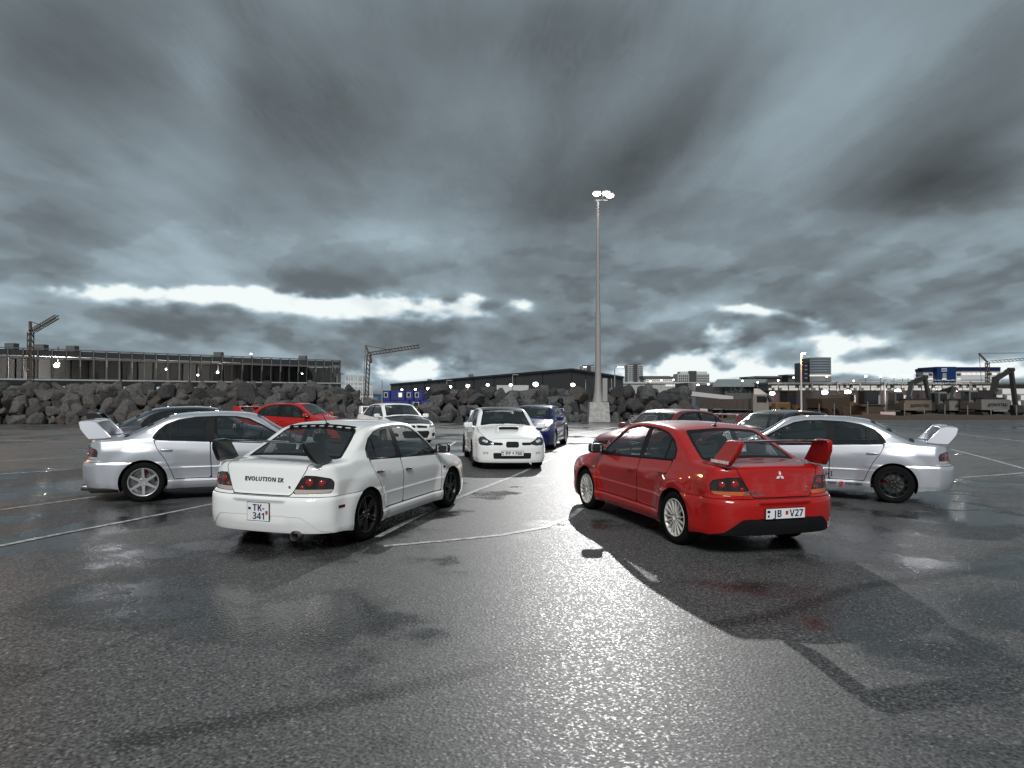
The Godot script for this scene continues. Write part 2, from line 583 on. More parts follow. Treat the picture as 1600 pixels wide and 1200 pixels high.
func ground_sheet(x0: float, x1: float, d0: float, d1: float, nx: int, nd: int, lift: float, tile: float) -> ArrayMesh:
	var v := PackedVector3Array()
	var n := PackedVector3Array()
	var uv := PackedVector2Array()
	var ix := PackedInt32Array()
	for j in nd + 1:
		# finer rows near the camera
		var d := d0 + (d1 - d0) * pow(float(j) / nd, 2.0)
		for i in nx + 1:
			var k := float(i) / nx * 2.0 - 1.0
			var x := (x0 + x1) * 0.5 + (x1 - x0) * 0.5 * signf(k) * k * k
			v.append(Vector3(x, ground_y(x, d) + lift, -d))
			n.append(Vector3.UP)
			uv.append(Vector2(x / tile, -d / tile))
	for j in nd:
		for i in nx:
			var a := j * (nx + 1) + i
			ix.append_array([a, a + nx + 1, a + nx + 2, a, a + nx + 2, a + 1])
	var arr := []
	arr.resize(Mesh.ARRAY_MAX)
	arr[Mesh.ARRAY_VERTEX] = v
	arr[Mesh.ARRAY_NORMAL] = n
	arr[Mesh.ARRAY_TEX_UV] = uv
	arr[Mesh.ARRAY_INDEX] = ix
	var m := ArrayMesh.new()
	m.add_surface_from_arrays(Mesh.PRIMITIVE_TRIANGLES, arr)
	return m

func make_ground() -> void:
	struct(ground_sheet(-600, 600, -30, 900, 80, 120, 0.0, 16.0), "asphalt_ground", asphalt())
	# painted bay lines, worn
	var m := grainy("worn_white_paint", Color(0.05, 0.05, 0.05), Color(0.58, 0.59, 0.58), 0.55, 0.5, 0.1, 0.055, 12, 5)
	var lines := [
		[[0, 853], [100, 833], [200, 814], [335, 787]], [[-80, 806], [0, 797], [150, 776]], [[-60, 745], [0, 741], [60, 737], [118, 733]], [[-60, 725], [0, 721], [118, 714]],
		[[590, 839], [650, 808], [720, 776], [800, 745], [860, 718], [918, 694]], [[600, 853], [690, 845], [780, 836], [850, 824], [890, 808], [908, 794]],
		[[1470, 674], [1530, 682], [1610, 691]], [[1485, 702], [1540, 716], [1620, 738]], [[1500, 746], [1560, 742], [1620, 737]], [[690, 667], [760, 671], [840, 671]], [[880, 681], [960, 668]], [[0, 688], [110, 690]], [[0, 678], [130, 676]],
		[[1490, 664], [1560, 670], [1640, 678]], [[700, 689], [712, 690], [688, 707]],
	]
	for l in lines:
		var mb := MB.new()
		for k in l.size() - 1:
			var seg := 6
			for q in seg:
				var a := Vector2(l[k][0], l[k][1]).lerp(Vector2(l[k + 1][0], l[k + 1][1]), float(q) / seg)
				var b := Vector2(l[k][0], l[k][1]).lerp(Vector2(l[k + 1][0], l[k + 1][1]), float(q + 1) / seg)
				var pa := on_ground(a.x, a.y)
				var pb := on_ground(b.x, b.y)
				var sd := (pb - pa).cross(Vector3.UP).normalized() * 0.045
				var up := Vector3(0, 0.005, 0)
				mb.quad(pa + sd + up, pb + sd + up, pb - sd + up, pa - sd + up)
		struct(mb, "parking_line", m)

# ---------------------------------------------------------------- car bodies
# Body coordinates: x = along the car (forward), y = distance from the middle, z = height. Only one half is shaped; the other is its mirror image.
class Shell:
	const NT := 1600
	var wp: PackedFloat32Array
	var dsill: PackedFloat32Array
	var dend: PackedFloat32Array
	var dsh: PackedFloat32Array
	var tc: PackedFloat32Array
	var kc: PackedFloat32Array
	var cu: PackedFloat32Array
	var rc: PackedFloat32Array
	var fc: PackedFloat32Array
	var belt: PackedFloat32Array
	var axle := 1.3125
	var recess := true

	static func table(p: Array, a: float, b: float) -> PackedFloat32Array:
		# a monotone cubic through the points
		var n := p.size()
		var d := []
		for i in n - 1:
			d.append((p[i + 1][1] - p[i][1]) / (p[i + 1][0] - p[i][0]))
		var m := [d[0]]
		for i in range(1, n - 1):
			if d[i - 1] * d[i] <= 0.0:
				m.append(0.0)
			else:
				var h0: float = p[i][0] - p[i - 1][0]
				var h1: float = p[i + 1][0] - p[i][0]
				var w1 := 2.0 * h1 + h0
				var w2 := h1 + 2.0 * h0
				m.append((w1 + w2) / (w1 / d[i - 1] + w2 / d[i]))
		m.append(d[n - 2])
		var out := PackedFloat32Array()
		out.resize(NT + 2)
		var k := 0
		for i in NT + 2:
			var x := a + (b - a) * i / NT
			while k < n - 2 and x > p[k + 1][0]:
				k += 1
			var h: float = p[k + 1][0] - p[k][0]
			var t: float = clampf((x - p[k][0]) / h, 0.0, 1.0)
			var t2 := t * t
			var t3 := t2 * t
			out[i] = (2 * t3 - 3 * t2 + 1) * p[k][1] + (t3 - 2 * t2 + t) * h * m[k] + (-2 * t3 + 3 * t2) * p[k + 1][1] + (t3 - t2) * h * m[k + 1]
		return out

	func lk(t: PackedFloat32Array, a: float, s: float, x: float) -> float:
		var q := clampf((x - a) * s, 0.0, 1599.99)
		var i := int(q)
		return t[i] + (t[i + 1] - t[i]) * (q - i)

	func setup() -> void:
		wp = table([[-2.6, 0.66], [-2.25, 0.755], [-2.1, 0.80], [-1.85, 0.838], [-1.31, 0.856], [-0.8, 0.85], [0.0, 0.848], [0.8, 0.853], [1.31, 0.858], [1.7, 0.842], [1.95, 0.80], [2.15, 0.74], [2.6, 0.6]], -2.6, 2.6)
		dsill = table([[0.0, -0.06], [0.20, -0.03], [0.26, 0.0], [0.32, 0.006], [0.345, -0.010], [0.38, -0.015], [0.50, -0.010], [0.54, -0.003], [0.56, -0.011], [0.62, -0.006], [0.75, 0.0], [1.7, 0.0]], 0.0, 1.7)
		dend = table([[0.0, -0.06], [0.2, -0.012], [0.3, 0.012], [0.5, 0.012], [0.63, 0.008], [0.652, -0.001], [0.7, 0.0], [1.7, 0.0]], 0.0, 1.7)
		dsh = table([[-1.0, 0.0], [-0.24, -0.001], [-0.175, -0.003], [-0.155, -0.007], [-0.06, -0.034], [-0.01, -0.050], [0.0, -0.054], [0.012, -0.062], [0.05, -0.073], [0.2, -0.124], [0.35, -0.19], [0.45, -0.25], [0.7, -0.45], [1.0, -0.7]], -1.0, 1.0)
		belt = table([[-2.6, 0.985], [-1.6, 1.0], [-1.2, 0.995], [-0.3, 0.95], [0.9, 0.90], [1.3, 0.875], [2.6, 0.80]], -2.6, 2.6)
		tc = table([[-2.6, 0.97], [-2.14, 1.005], [-2.0, 1.024], [-1.74, 1.045], [-1.66, 1.058], [-1.55, 1.11], [-1.3, 1.235], [-1.1, 1.338], [-1.0, 1.380], [-0.86, 1.412], [-0.55, 1.440], [-0.15, 1.45], [0.14, 1.440], [0.36, 1.412], [0.48, 1.372], [0.7, 1.235], [0.9, 1.12], [1.04, 1.035], [1.12, 1.0], [1.3, 0.965], [1.6, 0.912], [1.9, 0.842], [2.05, 0.79], [2.15, 0.74], [2.25, 0.68], [2.6, 0.5]], -2.6, 2.6)
		kc = table([[-2.6, 0.05], [-1.7, 0.05], [-1.3, 0.07], [-0.9, 0.085], [0.3, 0.085], [0.7, 0.08], [1.1, 0.10], [2.6, 0.12]], -2.6, 2.6)
		cu = table([[-2.6, 0.0], [-1.9, -0.02], [-1.65, -0.15], [-1.2, -0.15], [-0.8, -0.05], [-0.3, 0.0], [0.2, 0.08], [0.6, 0.18], [1.0, 0.2], [1.25, 0.10], [1.6, 0.05], [2.0, 0.15], [2.6, 0.2]], -2.6, 2.6)
		rc = table([[0.0, -2.05], [0.2, -2.19], [0.28, -2.228], [0.42, -2.262], [0.56, -2.266], [0.628, -2.258], [0.654, -2.235], [0.675, -2.20], [0.72, -2.193], [0.85, -2.174], [0.95, -2.157], [1.0, -2.137], [1.03, -2.11], [1.2, -1.95], [1.7, -1.6]], 0.0, 1.7)
		fc = table([[0.0, 2.05], [0.16, 2.19], [0.22, 2.222], [0.35, 2.235], [0.5, 2.237], [0.58, 2.228], [0.66, 2.203], [0.72, 2.168], [0.78, 2.10], [0.85, 2.0], [1.0, 1.8], [1.7, 1.4]], 0.0, 1.7)

	func smax(a: float, b: float, k: float) -> float:
		var h := k - absf(a - b)
		return maxf(a, b) + (h * h / (4.0 * k) if h > 0.0 else 0.0)

	func f(u: float, w: float, y: float) -> float:
		const SU := 1600.0 / 5.2
		const SY := 1600.0 / 1.7
		var t := y - lk(belt, -2.6, SU, u)
		var ww := lk(wp, -2.6, SU, u) + lk(dsh, -1.0, 800.0, t)
		var win := smoothstep(1.14, 0.82, absf(u))
		ww += win * lk(dsill, 0.0, SY, y) + (1.0 - win) * lk(dend, 0.0, SY, y)
		if t > 0.0:
			ww -= 0.03 * (u + 0.1) * (u + 0.1) * minf(t * 8.0, 1.0)
		var q := absf(u) - axle
		var r := sqrt(q * q + (y - 0.32) * (y - 0.32))
		if r < 0.62:
			ww += 0.030 * smoothstep(0.62, 0.40, r)
		var w2 := w * w
		var top := lk(tc, -2.6, SU, u + lk(cu, -2.6, SU, u) * w2) - lk(kc, -2.6, SU, u) * w2
		var d := smax(w - ww, y - top, 0.045)
		var w6 := w2 * w2 * w2
		if u < 0.0:
			var rr := lk(rc, 0.0, SY, y) + 0.12 * w2 + 0.5 * w6
			if recess and y > 0.34 and y < 0.64:
				rr += 0.028 * smoothstep(0.36, 0.31, w) * smoothstep(0.36, 0.40, y) * smoothstep(0.61, 0.57, y)
			d = smax(d, rr - u, 0.032)
		else:
			d = smax(d, u - (lk(fc, 0.0, SY, y) - 0.16 * w2 - 0.5 * w6), 0.055)
		return d

	func normal(p: Vector3) -> Vector3:
		var h := 0.004
		return Vector3(f(p.x + h, p.y, p.z) - f(p.x - h, p.y, p.z), f(p.x, p.y + h, p.z) - f(p.x, p.y - h, p.z), f(p.x, p.y, p.z + h) - f(p.x, p.y, p.z - h)).normalized()

	func hit(o: Vector3, d: Vector3) -> Vector3:
		var t := 0.05
		for i in 26:
			var q := o + d * t
			var e := f(q.x, q.y, q.z)
			t -= e * 0.85
			if absf(e) < 0.0002:
				break
		return o + d * t

	func surface() -> Array:
		# triangles of the half body: [points, normals]
		var low := [0.14, 0.18, 0.215, 0.25, 0.285, 0.315, 0.335, 0.36, 0.40, 0.45, 0.50, 0.53, 0.548, 0.565, 0.60, 0.635, 0.65, 0.668, 0.70, 0.735]
		var fan := 34
		var cols := []
		const SU := 1600.0 / 5.2
		var st := []
		for i in 23:
			st.append([-1.85, -PI / 2 * (1.0 - i / 23.0)])
		for i in 201:
			st.append([-1.85 + 3.70 * i / 200.0, 0.0])
		for i in 23:
			st.append([1.85, PI / 2 * (i + 1) / 23.0])
		for s in st:
			var u: float = s[0]
			var c := cos(float(s[1]))
			var sn := sin(float(s[1]))
			var y0 := minf(0.80, lk(tc, -2.6, SU, u) - 0.12)
			var col := []
			for y in low:
				if y < y0 - 0.01:
					col.append(hit(Vector3(u, 0, y), Vector3(sn, c, 0)))
				else:
					col.append(hit(Vector3(u, 0, y0 - 0.002 * (low.size() - low.find(y))), Vector3(sn, c, 0)))
			for k in fan + 1:
				var a := PI / 2 * k / fan
				col.append(hit(Vector3(u, 0, y0), Vector3(sn, c * cos(a), c * sin(a)) if absf(c) > 0.01 else Vector3(sn, 0, 0)) if s[1] == 0.0 else hit(Vector3(u, 0, y0), Vector3(sn * (1.0 - 0.25 * sin(a) * 0.0), c * cos(a), c * sin(a))))
			cols.append(col)
		var P := PackedVector3Array()
		var N := PackedVector3Array()
		var nm := []
		for col in cols:
			var row := []
			for p in col:
				row.append(normal(p))
			nm.append(row)
		var m: int = cols[0].size()
		for i in cols.size() - 1:
			for j in m - 1:
				for t in [[i, j, i + 1, j, i + 1, j + 1], [i, j, i + 1, j + 1, i, j + 1]]:
					var a: Vector3 = cols[t[0]][t[1]]
					var b: Vector3 = cols[t[2]][t[3]]
					var c: Vector3 = cols[t[4]][t[5]]
					if (b - a).cross(c - a).length_squared() < 1e-12:
						continue
					P.append(a); P.append(b); P.append(c)
					N.append(nm[t[0]][t[1]]); N.append(nm[t[2]][t[3]]); N.append(nm[t[4]][t[5]])
		return [P, N]

# ---- cutting the shell into panels
func poly_sd(p: PackedVector2Array, q: Vector2) -> float:
	# signed distance to a polygon, negative inside
	var d := 1e9
	var inside := false
	var n := p.size()
	var j := n - 1
	for i in n:
		var a := p[j]
		var b := p[i]
		var e := b - a
		var w := q - a
		var t := clampf(w.dot(e) / e.length_squared(), 0.0, 1.0)
		d = minf(d, (w - e * t).length_squared())
		if (b.y > q.y) != (a.y > q.y) and q.x < (a.x - b.x) * (q.y - b.y) / (a.y - b.y) + b.x:
			inside = not inside
		j = i
	return -sqrt(d) if inside else sqrt(d)

func clip_tri(p: Array, n: Array, g: Array, P: PackedVector3Array, N: PackedVector3Array) -> void:
	# keeps the part of a triangle where g < 0
	var op := []
	var on := []
	for i in 3:
		var j := (i + 1) % 3
		if g[i] < 0.0:
			op.append(p[i])
			on.append(n[i])
		if (g[i] < 0.0) != (g[j] < 0.0):
			var t: float = g[i] / (g[i] - g[j])
			op.append(p[i].lerp(p[j], t))
			on.append(n[i].lerp(n[j], t))
	for i in range(1, op.size() - 1):
		P.append(op[0]); P.append(op[i]); P.append(op[i + 1])
		N.append(on[0]); N.append(on[i]); N.append(on[i + 1])

func split(s: Array, g: Callable, gap := 0.005, lo := Vector3(-9, -9, -9), hi := Vector3(9, 9, 9)) -> Array:
	# [inside, outside] of the surface where g < -gap / > gap
	var P: PackedVector3Array = s[0]
	var N: PackedVector3Array = s[1]
	var ip := PackedVector3Array()
	var inn := PackedVector3Array()
	var op := PackedVector3Array()
	var on := PackedVector3Array()
	for i in range(0, P.size(), 3):
		var a := P[i]
		if a.x < lo.x or a.y < lo.y or a.z < lo.z or a.x > hi.x or a.y > hi.y or a.z > hi.z:
			op.append(a); op.append(P[i + 1]); op.append(P[i + 2])
			on.append(N[i]); on.append(N[i + 1]); on.append(N[i + 2])
			continue
		var b := P[i + 1]
		var c := P[i + 2]
		var ga: float = g.call(a)
		var gb: float = g.call(b)
		var gc: float = g.call(c)
		if ga > gap and gb > gap and gc > gap:
			op.append(a); op.append(b); op.append(c)
			on.append(N[i]); on.append(N[i + 1]); on.append(N[i + 2])
		elif ga < -gap and gb < -gap and gc < -gap:
			ip.append(a); ip.append(b); ip.append(c)
			inn.append(N[i]); inn.append(N[i + 1]); inn.append(N[i + 2])
		else:
			var p := [a, b, c]
			var n := [N[i], N[i + 1], N[i + 2]]
			clip_tri(p, n, [ga + gap, gb + gap, gc + gap], ip, inn)
			clip_tri(p, n, [gap - ga, gap - gb, gap - gc], op, on)
	return [[ip, inn], [op, on]]

func body_point(u: float, w: float, y: float) -> Vector3:
	# body coordinates to the car's own axes: w to the left, forward is -z
	return Vector3(-w, y, -u)

func emit(mb: MB, s: Array, side: int, inset := 0.0) -> void:
	# side 1: left half as shaped, -1: mirrored to the right
	var P: PackedVector3Array = s[0]
	var N: PackedVector3Array = s[1]
	for i in range(0, P.size(), 3):
		var q := []
		var m := []
		for k in 3:
			var p := P[i + k] - N[i + k] * inset
			var n := N[i + k]
			q.append(body_point(p.x, p.y * side, p.z))
			m.append(body_point(n.x, n.y * side, n.z).normalized())
		if (q[1] - q[0]).cross(q[2] - q[0]).dot(m[0]) < 0.0:
			mb.trin(q[0], q[2], q[1], m[0], m[2], m[1])
		else:
			mb.trin(q[0], q[1], q[2], m[0], m[1], m[2])

func both(s: Array, inset := 0.0) -> ArrayMesh:
	var mb := MB.new()
	emit(mb, s, 1, inset)
	emit(mb, s, -1, inset)
	return mb.mesh()

func one(s: Array, side: int, inset := 0.0) -> ArrayMesh:
	var mb := MB.new()
	emit(mb, s, side, inset)
	return mb.mesh()

func v2(a: Array) -> PackedVector2Array:
	var p := PackedVector2Array()
	for q in a:
		p.append(Vector2(q[0], q[1]))
	return p

func make_kit(front: String) -> Dictionary:
	# the panels of a four-door saloon; front is "slim" or "hawk"
	var sh := Shell.new()
	sh.setup()
	if front == "hawk":
		sh.axle = 1.27
	var ax := sh.axle
	var kit := {"shell": sh, "front": front, "axle": ax}
	var rest := sh.surface()
	# lower edge and wheel openings
	rest = split(rest, func(p: Vector3): return p.z - (0.205 + 0.04 * smoothstep(-1.5, -1.9, p.x) - 0.03 * smoothstep(1.5, 1.9, p.x)), 0.0)[1]
	rest = split(rest, func(p: Vector3): return Vector2(absf(p.x) - ax, p.z - 0.325).length() - 0.358, 0.0, Vector3(-1.8, 0.5, 0), Vector3(1.8, 2, 0.8))[1]
	# glass
	var ws := v2([[-0.2, 1.05], [0.1, 1.05], [0.40, 1.035], [0.645, 0.995], [0.625, 1.05], [0.525, 1.355], [0.49, 1.368], [0.1, 1.395], [-0.2, 1.395]])
	var wi := v2([[-0.2, 1.075], [0.1, 1.075], [0.40, 1.06], [0.615, 1.025], [0.60, 1.06], [0.505, 1.335], [0.47, 1.345], [0.1, 1.37], [-0.2, 1.37]])
	var a := split(rest, func(p: Vector3): return poly_sd(ws, Vector2(p.y, p.z)), 0.002, Vector3(0.2, -1, 0.9), Vector3(1.4, 1, 1.6))
	rest = a[1]
	a = split(a[0], func(p: Vector3): return poly_sd(wi, Vector2(p.y, p.z)), 0.0)
	kit.windscreen = both(a[0], 0.004)
	kit.windscreen_seal = both(a[1], 0.002)
	var rs := v2([[-0.2, 1.06], [0.1, 1.06], [0.40, 1.05], [0.645, 1.03], [0.63, 1.08], [0.515, 1.345], [0.485, 1.358], [0.1, 1.382], [-0.2, 1.382]])
	var ri := v2([[-0.2, 1.085], [0.1, 1.085], [0.40, 1.075], [0.61, 1.06], [0.60, 1.09], [0.49, 1.32], [0.46, 1.33], [0.1, 1.357], [-0.2, 1.357]])
	a = split(rest, func(p: Vector3): return poly_sd(rs, Vector2(p.y, p.z)), 0.002, Vector3(-1.9, -1, 0.9), Vector3(-0.7, 1, 1.6))
	rest = a[1]
	a = split(a[0], func(p: Vector3): return poly_sd(ri, Vector2(p.y, p.z)), 0.0)
	kit.rear_screen = both(a[0], 0.004)
	kit.rear_seal = both(a[1], 0.002)
	var lite := v2([[0.95, 0.905], [-0.30, 0.957], [-1.16, 1.0], [-1.205, 1.025], [-1.14, 1.14], [-1.02, 1.245], [-0.82, 1.325], [-0.55, 1.367], [-0.2, 1.38], [0.08, 1.372], [0.28, 1.332], [0.48, 1.235], [0.70, 1.105], [0.87, 0.985]])
	a = split(rest, func(p: Vector3): return poly_sd(lite, Vector2(p.x, p.z)), 0.002, Vector3(-1.4, 0.4, 0.8), Vector3(1.2, 2, 1.5))
	rest = a[1]
	var trim: Array = a[0]
	var f1 := v2([[0.85, 0.930], [-0.265, 0.976], [-0.265, 1.354], [-0.1, 1.355], [0.07, 1.346], [0.265, 1.307], [0.46, 1.213], [0.67, 1.09]])
	var f2 := v2([[-0.40, 0.982], [-0.925, 1.008], [-0.925, 1.262], [-0.81, 1.302], [-0.55, 1.342], [-0.40, 1.349]])
	var f3 := v2([[-0.955, 1.012], [-1.14, 1.021], [-1.155, 1.035], [-1.105, 1.13], [-1.0, 1.222], [-0.955, 1.246]])
	var got := []
	for f in [f1, f2, f3]:
		a = split(trim, func(p: Vector3): return poly_sd(f, Vector2(p.x, p.z)), 0.001)
		got.append(a[0])
		trim = a[1]
	for k in [1, -1]:
		kit["front_pane%d" % k] = one(got[0], k, 0.006)
		kit["rear_pane%d" % k] = one(got[1], k, 0.006)
		kit["quarter_pane%d" % k] = one(got[2], k, 0.006)
		kit["window_trim%d" % k] = one(trim, k, 0.003)
	# what shows dark in the joints, and the lining of the cabin
	kit.lining = both(rest, 0.016)
	# rear lamps
	var tl := v2([[0.410, 0.685], [0.95, 0.695], [0.972, 0.79], [0.94, 0.850], [0.72, 0.884], [0.560, 0.888]])
	a = split(rest, func(p: Vector3): return poly_sd(tl, Vector2(p.y + 0.7 * (p.x + 2.2), p.z)), 0.003, Vector3(-3, 0.3, 0.6), Vector3(-1.7, 2, 1.0))
	rest = a[1]
	var lo_strip := split(a[0], func(p: Vector3): return p.z - 0.735, 0.001)
	for k in [1, -1]:
		kit["tail_lamp%d" % k] = one(lo_strip[1], k, 0.004)
		kit["tail_strip%d" % k] = one(lo_strip[0], k, 0.004)
	# front lamps, grilles
	var fs := func(p: Vector3) -> Vector2: return Vector2(p.y + 0.7 * (2.2 - p.x), p.z)
	var hl := v2([[0.50, 0.605], [0.86, 0.63], [0.99, 0.72], [1.03, 0.775], [0.88, 0.755], [0.60, 0.70]]) if front == "slim" else v2([[0.455, 0.605], [0.62, 0.578], [0.86, 0.59], [0.97, 0.68], [1.02, 0.80], [0.84, 0.775], [0.62, 0.70], [0.46, 0.655]])
	a = split(rest, func(p: Vector3): return poly_sd(hl, fs.call(p)), 0.003, Vector3(1.5, 0.3, 0.5), Vector3(3, 2, 0.9))
	rest = a[1]
	for k in [1, -1]:
		kit["headlamp%d" % k] = one(a[0], k, 0.004)
	var holes := []
	if front == "slim":
		holes = [["upper_grille", [[0.035, 0.60], [0.43, 0.60], [0.42, 0.665], [0.035, 0.70]]], ["lower_grille", [[-0.2, 0.25], [0.42, 0.25], [0.52, 0.44], [0.46, 0.50], [-0.2, 0.50]]], ["brake_duct", [[0.60, 0.30], [0.76, 0.31], [0.80, 0.43], [0.63, 0.42]]]]
	else:
		holes = [["centre_grille", [[-0.2, 0.535], [0.13, 0.535], [0.155, 0.57], [0.15, 0.655], [0.12, 0.675], [-0.2, 0.675]]], ["side_grille", [[0.225, 0.585], [0.46, 0.59], [0.46, 0.655], [0.225, 0.655]]], ["lower_grille", [[-0.2, 0.27], [0.44, 0.27], [0.46, 0.41], [-0.2, 0.41]]]]
	for h in holes:
		var hp := v2(h[1])
		a = split(rest, func(p: Vector3): return poly_sd(hp, Vector2(p.y, p.z)), 0.0, Vector3(1.8, -1, 0.1), Vector3(3, 1.2, 0.8))
		rest = a[1]
		kit[h[0]] = [both(a[0], 0.035)] if h[1][0][0] < 0.0 else [one(a[0], 1, 0.035), one(a[0], -1, 0.035)]
	# bumpers
	var va := v2([[-0.2, 0.0], [0.80, 0.0], [0.80, 0.255], [0.71, 0.275], [0.62, 0.36], [0.55, 0.425], [0.50, 0.435], [-0.2, 0.435]])
	a = split(rest, func(p: Vector3): return maxf(p.z - 0.654, p.x + 1.3), 0.003, Vector3(-3, -1, 0), Vector3(-1.2, 2, 0.75))
	rest = a[1]
	a = split(a[0], func(p: Vector3): return maxf(poly_sd(va, Vector2(p.y, p.z)), p.x + 1.95), 0.0015)
	kit.rear_bumper = both(a[1])
	kit.rear_valance = both(a[0], 0.004)
	a = split(rest, func(p: Vector3): return maxf(p.z - (0.62 + 0.13 * smoothstep(2.0, 2.12, p.x)), 1.3 - p.x), 0.003, Vector3(1.2, -1, 0), Vector3(3, 2, 0.85))
	rest = a[1]
	kit.front_bumper = both(a[0])
	# lids
	a = split(rest, func(p: Vector3): return maxf(maxf(p.x + 1.685 + 0.10 * p.y * p.y, 0.664 - p.z), p.y - (0.385 + 0.52 * (minf(p.z, 0.95) - 0.66))), 0.005, Vector3(-3, -1, 0.6), Vector3(-1.5, 1, 1.2))
	rest = a[1]
	kit.boot_lid = both(a[0])
	a = split(rest, func(p: Vector3): return maxf(1.09 - 0.16 * p.y * p.y - p.x, p.y - (0.735 - 0.10 * smoothstep(1.4, 2.1, p.x))), 0.005, Vector3(0.8, -1, 0.6), Vector3(3, 1.2, 1.2))
	rest = a[1]
	kit.bonnet = both(a[0])
	a = split(rest, func(p: Vector3): return maxf(p.y - 0.54 - 0.02 * sin((p.x + 1.0) * 2.2), absf(p.x + 0.29) - 0.80), 0.002, Vector3(-1.2, -1, 1.2), Vector3(0.8, 0.7, 1.6))
	rest = a[1]
	kit.roof = both(a[0])
	# doors, sills
	var d1 := v2([[0.955, 0.895], [0.90, 0.36], [-0.30, 0.36], [-0.33, 0.954]])
	var d2 := v2([[-0.335, 0.954], [-0.305, 0.36], [-0.86, 0.36], [-0.915, 0.50], [-1.0, 0.68], [-1.12, 0.85], [-1.185, 0.996]])
	a = split(rest, func(p: Vector3): return poly_sd(d1, Vector2(p.x, p.z)), 0.005, Vector3(-0.5, 0.4, 0.3), Vector3(1.1, 2, 1.0))
	rest = a[1]
	var fd: Array = a[0]
	a = split(rest, func(p: Vector3): return poly_sd(d2, Vector2(p.x, p.z)), 0.005, Vector3(-1.4, 0.4, 0.3), Vector3(-0.2, 2, 1.05))
	rest = a[1]
	for k in [1, -1]:
		kit["front_door%d" % k] = one(fd, k)
		kit["rear_door%d" % k] = one(a[0], k)
	a = split(rest, func(p: Vector3): return maxf(p.z - 0.352, absf(p.x) - 0.99), 0.002, Vector3(-1.1, 0.4, 0), Vector3(1.1, 2, 0.45))
	rest = a[1]
	for k in [1, -1]:
		kit["side_skirt%d" % k] = one(a[0], k)
	kit.body = both(rest)
	# arch liners and floor
	var mb := MB.new()
	for k in [1, -1]:
		for e in [1, -1]:
			for i in 20:
				var a0 := -0.45 + (PI + 0.9) * i / 20.0
				var a1 := -0.45 + (PI + 0.9) * (i + 1) / 20.0
				var q := []
				for an in [a0, a1]:
					var u: float = e * ax + 0.3585 * cos(an)
					var y: float = 0.325 + 0.3585 * sin(an)
					var w := sh.hit(Vector3(u, 0, y), Vector3(0, 1, 0)).y
					q.append(body_point(u, k * 0.45, y))
					q.append(body_point(u, k * (w - 0.002), y))
				mb.quad(q[0], q[1], q[3], q[2])
		mb.quad(body_point(-2.1, 0, 0.24), body_point(2.1, 0, 0.20), body_point(2.1, k * 0.6, 0.20), body_point(-2.1, k * 0.6, 0.24))
		mb.quad(body_point(-0.95, k * 0.6, 0.22), body_point(0.95, k * 0.6, 0.22), body_point(0.95, k * 0.80, 0.22), body_point(-0.95, k * 0.80, 0.22))
		for e in [1, -1]:
			mb.quad(body_point(e * ax - 0.5, k * 0.45, 0.2), body_point(e * ax + 0.5, k * 0.45, 0.2), body_point(e * ax + 0.5, k * 0.45, 0.80), body_point(e * ax - 0.5, k * 0.45, 0.80))
	kit.underbody = mb.mesh()
	# door handles, mirrors
	for k in [1, -1]:
		for e in [[0, 0.79, -0.17], [1, 0.835, -0.99]]:
			var h := MB.new()
			var p := sh.hit(Vector3(e[2], 0, e[1]), Vector3(0, 1, 0))
			h.blob(body_point(e[2], k * (p.y + 0.016), e[1]), Vector3(0.035, 0.028, 0.19), 0.6, Transform3D(), 6, 10)
			kit["handle%d%d" % [e[0], k]] = h.mesh()
		var mi := MB.new()
		var tilt := Transform3D(Basis(Vector3.UP, -0.25 * k), body_point(0.80, k * 0.94, 1.0))
		mi.blob(Vector3.ZERO, Vector3(0.23, 0.145, 0.12), 0.5, tilt, 8, 14)
		mi.tube(body_point(0.82, k * 0.76, 0.945), body_point(0.80, k * 0.88, 0.965), 0.035, 0.03, 8)
		kit["mirror%d" % k] = mi.mesh()
		var gl := MB.new()
		gl.box(Vector3(0, 0, 0.054), Vector3(0.155, 0.082, 0.006), tilt)
		kit["mirror_glass%d" % k] = gl.mesh()
	return kit

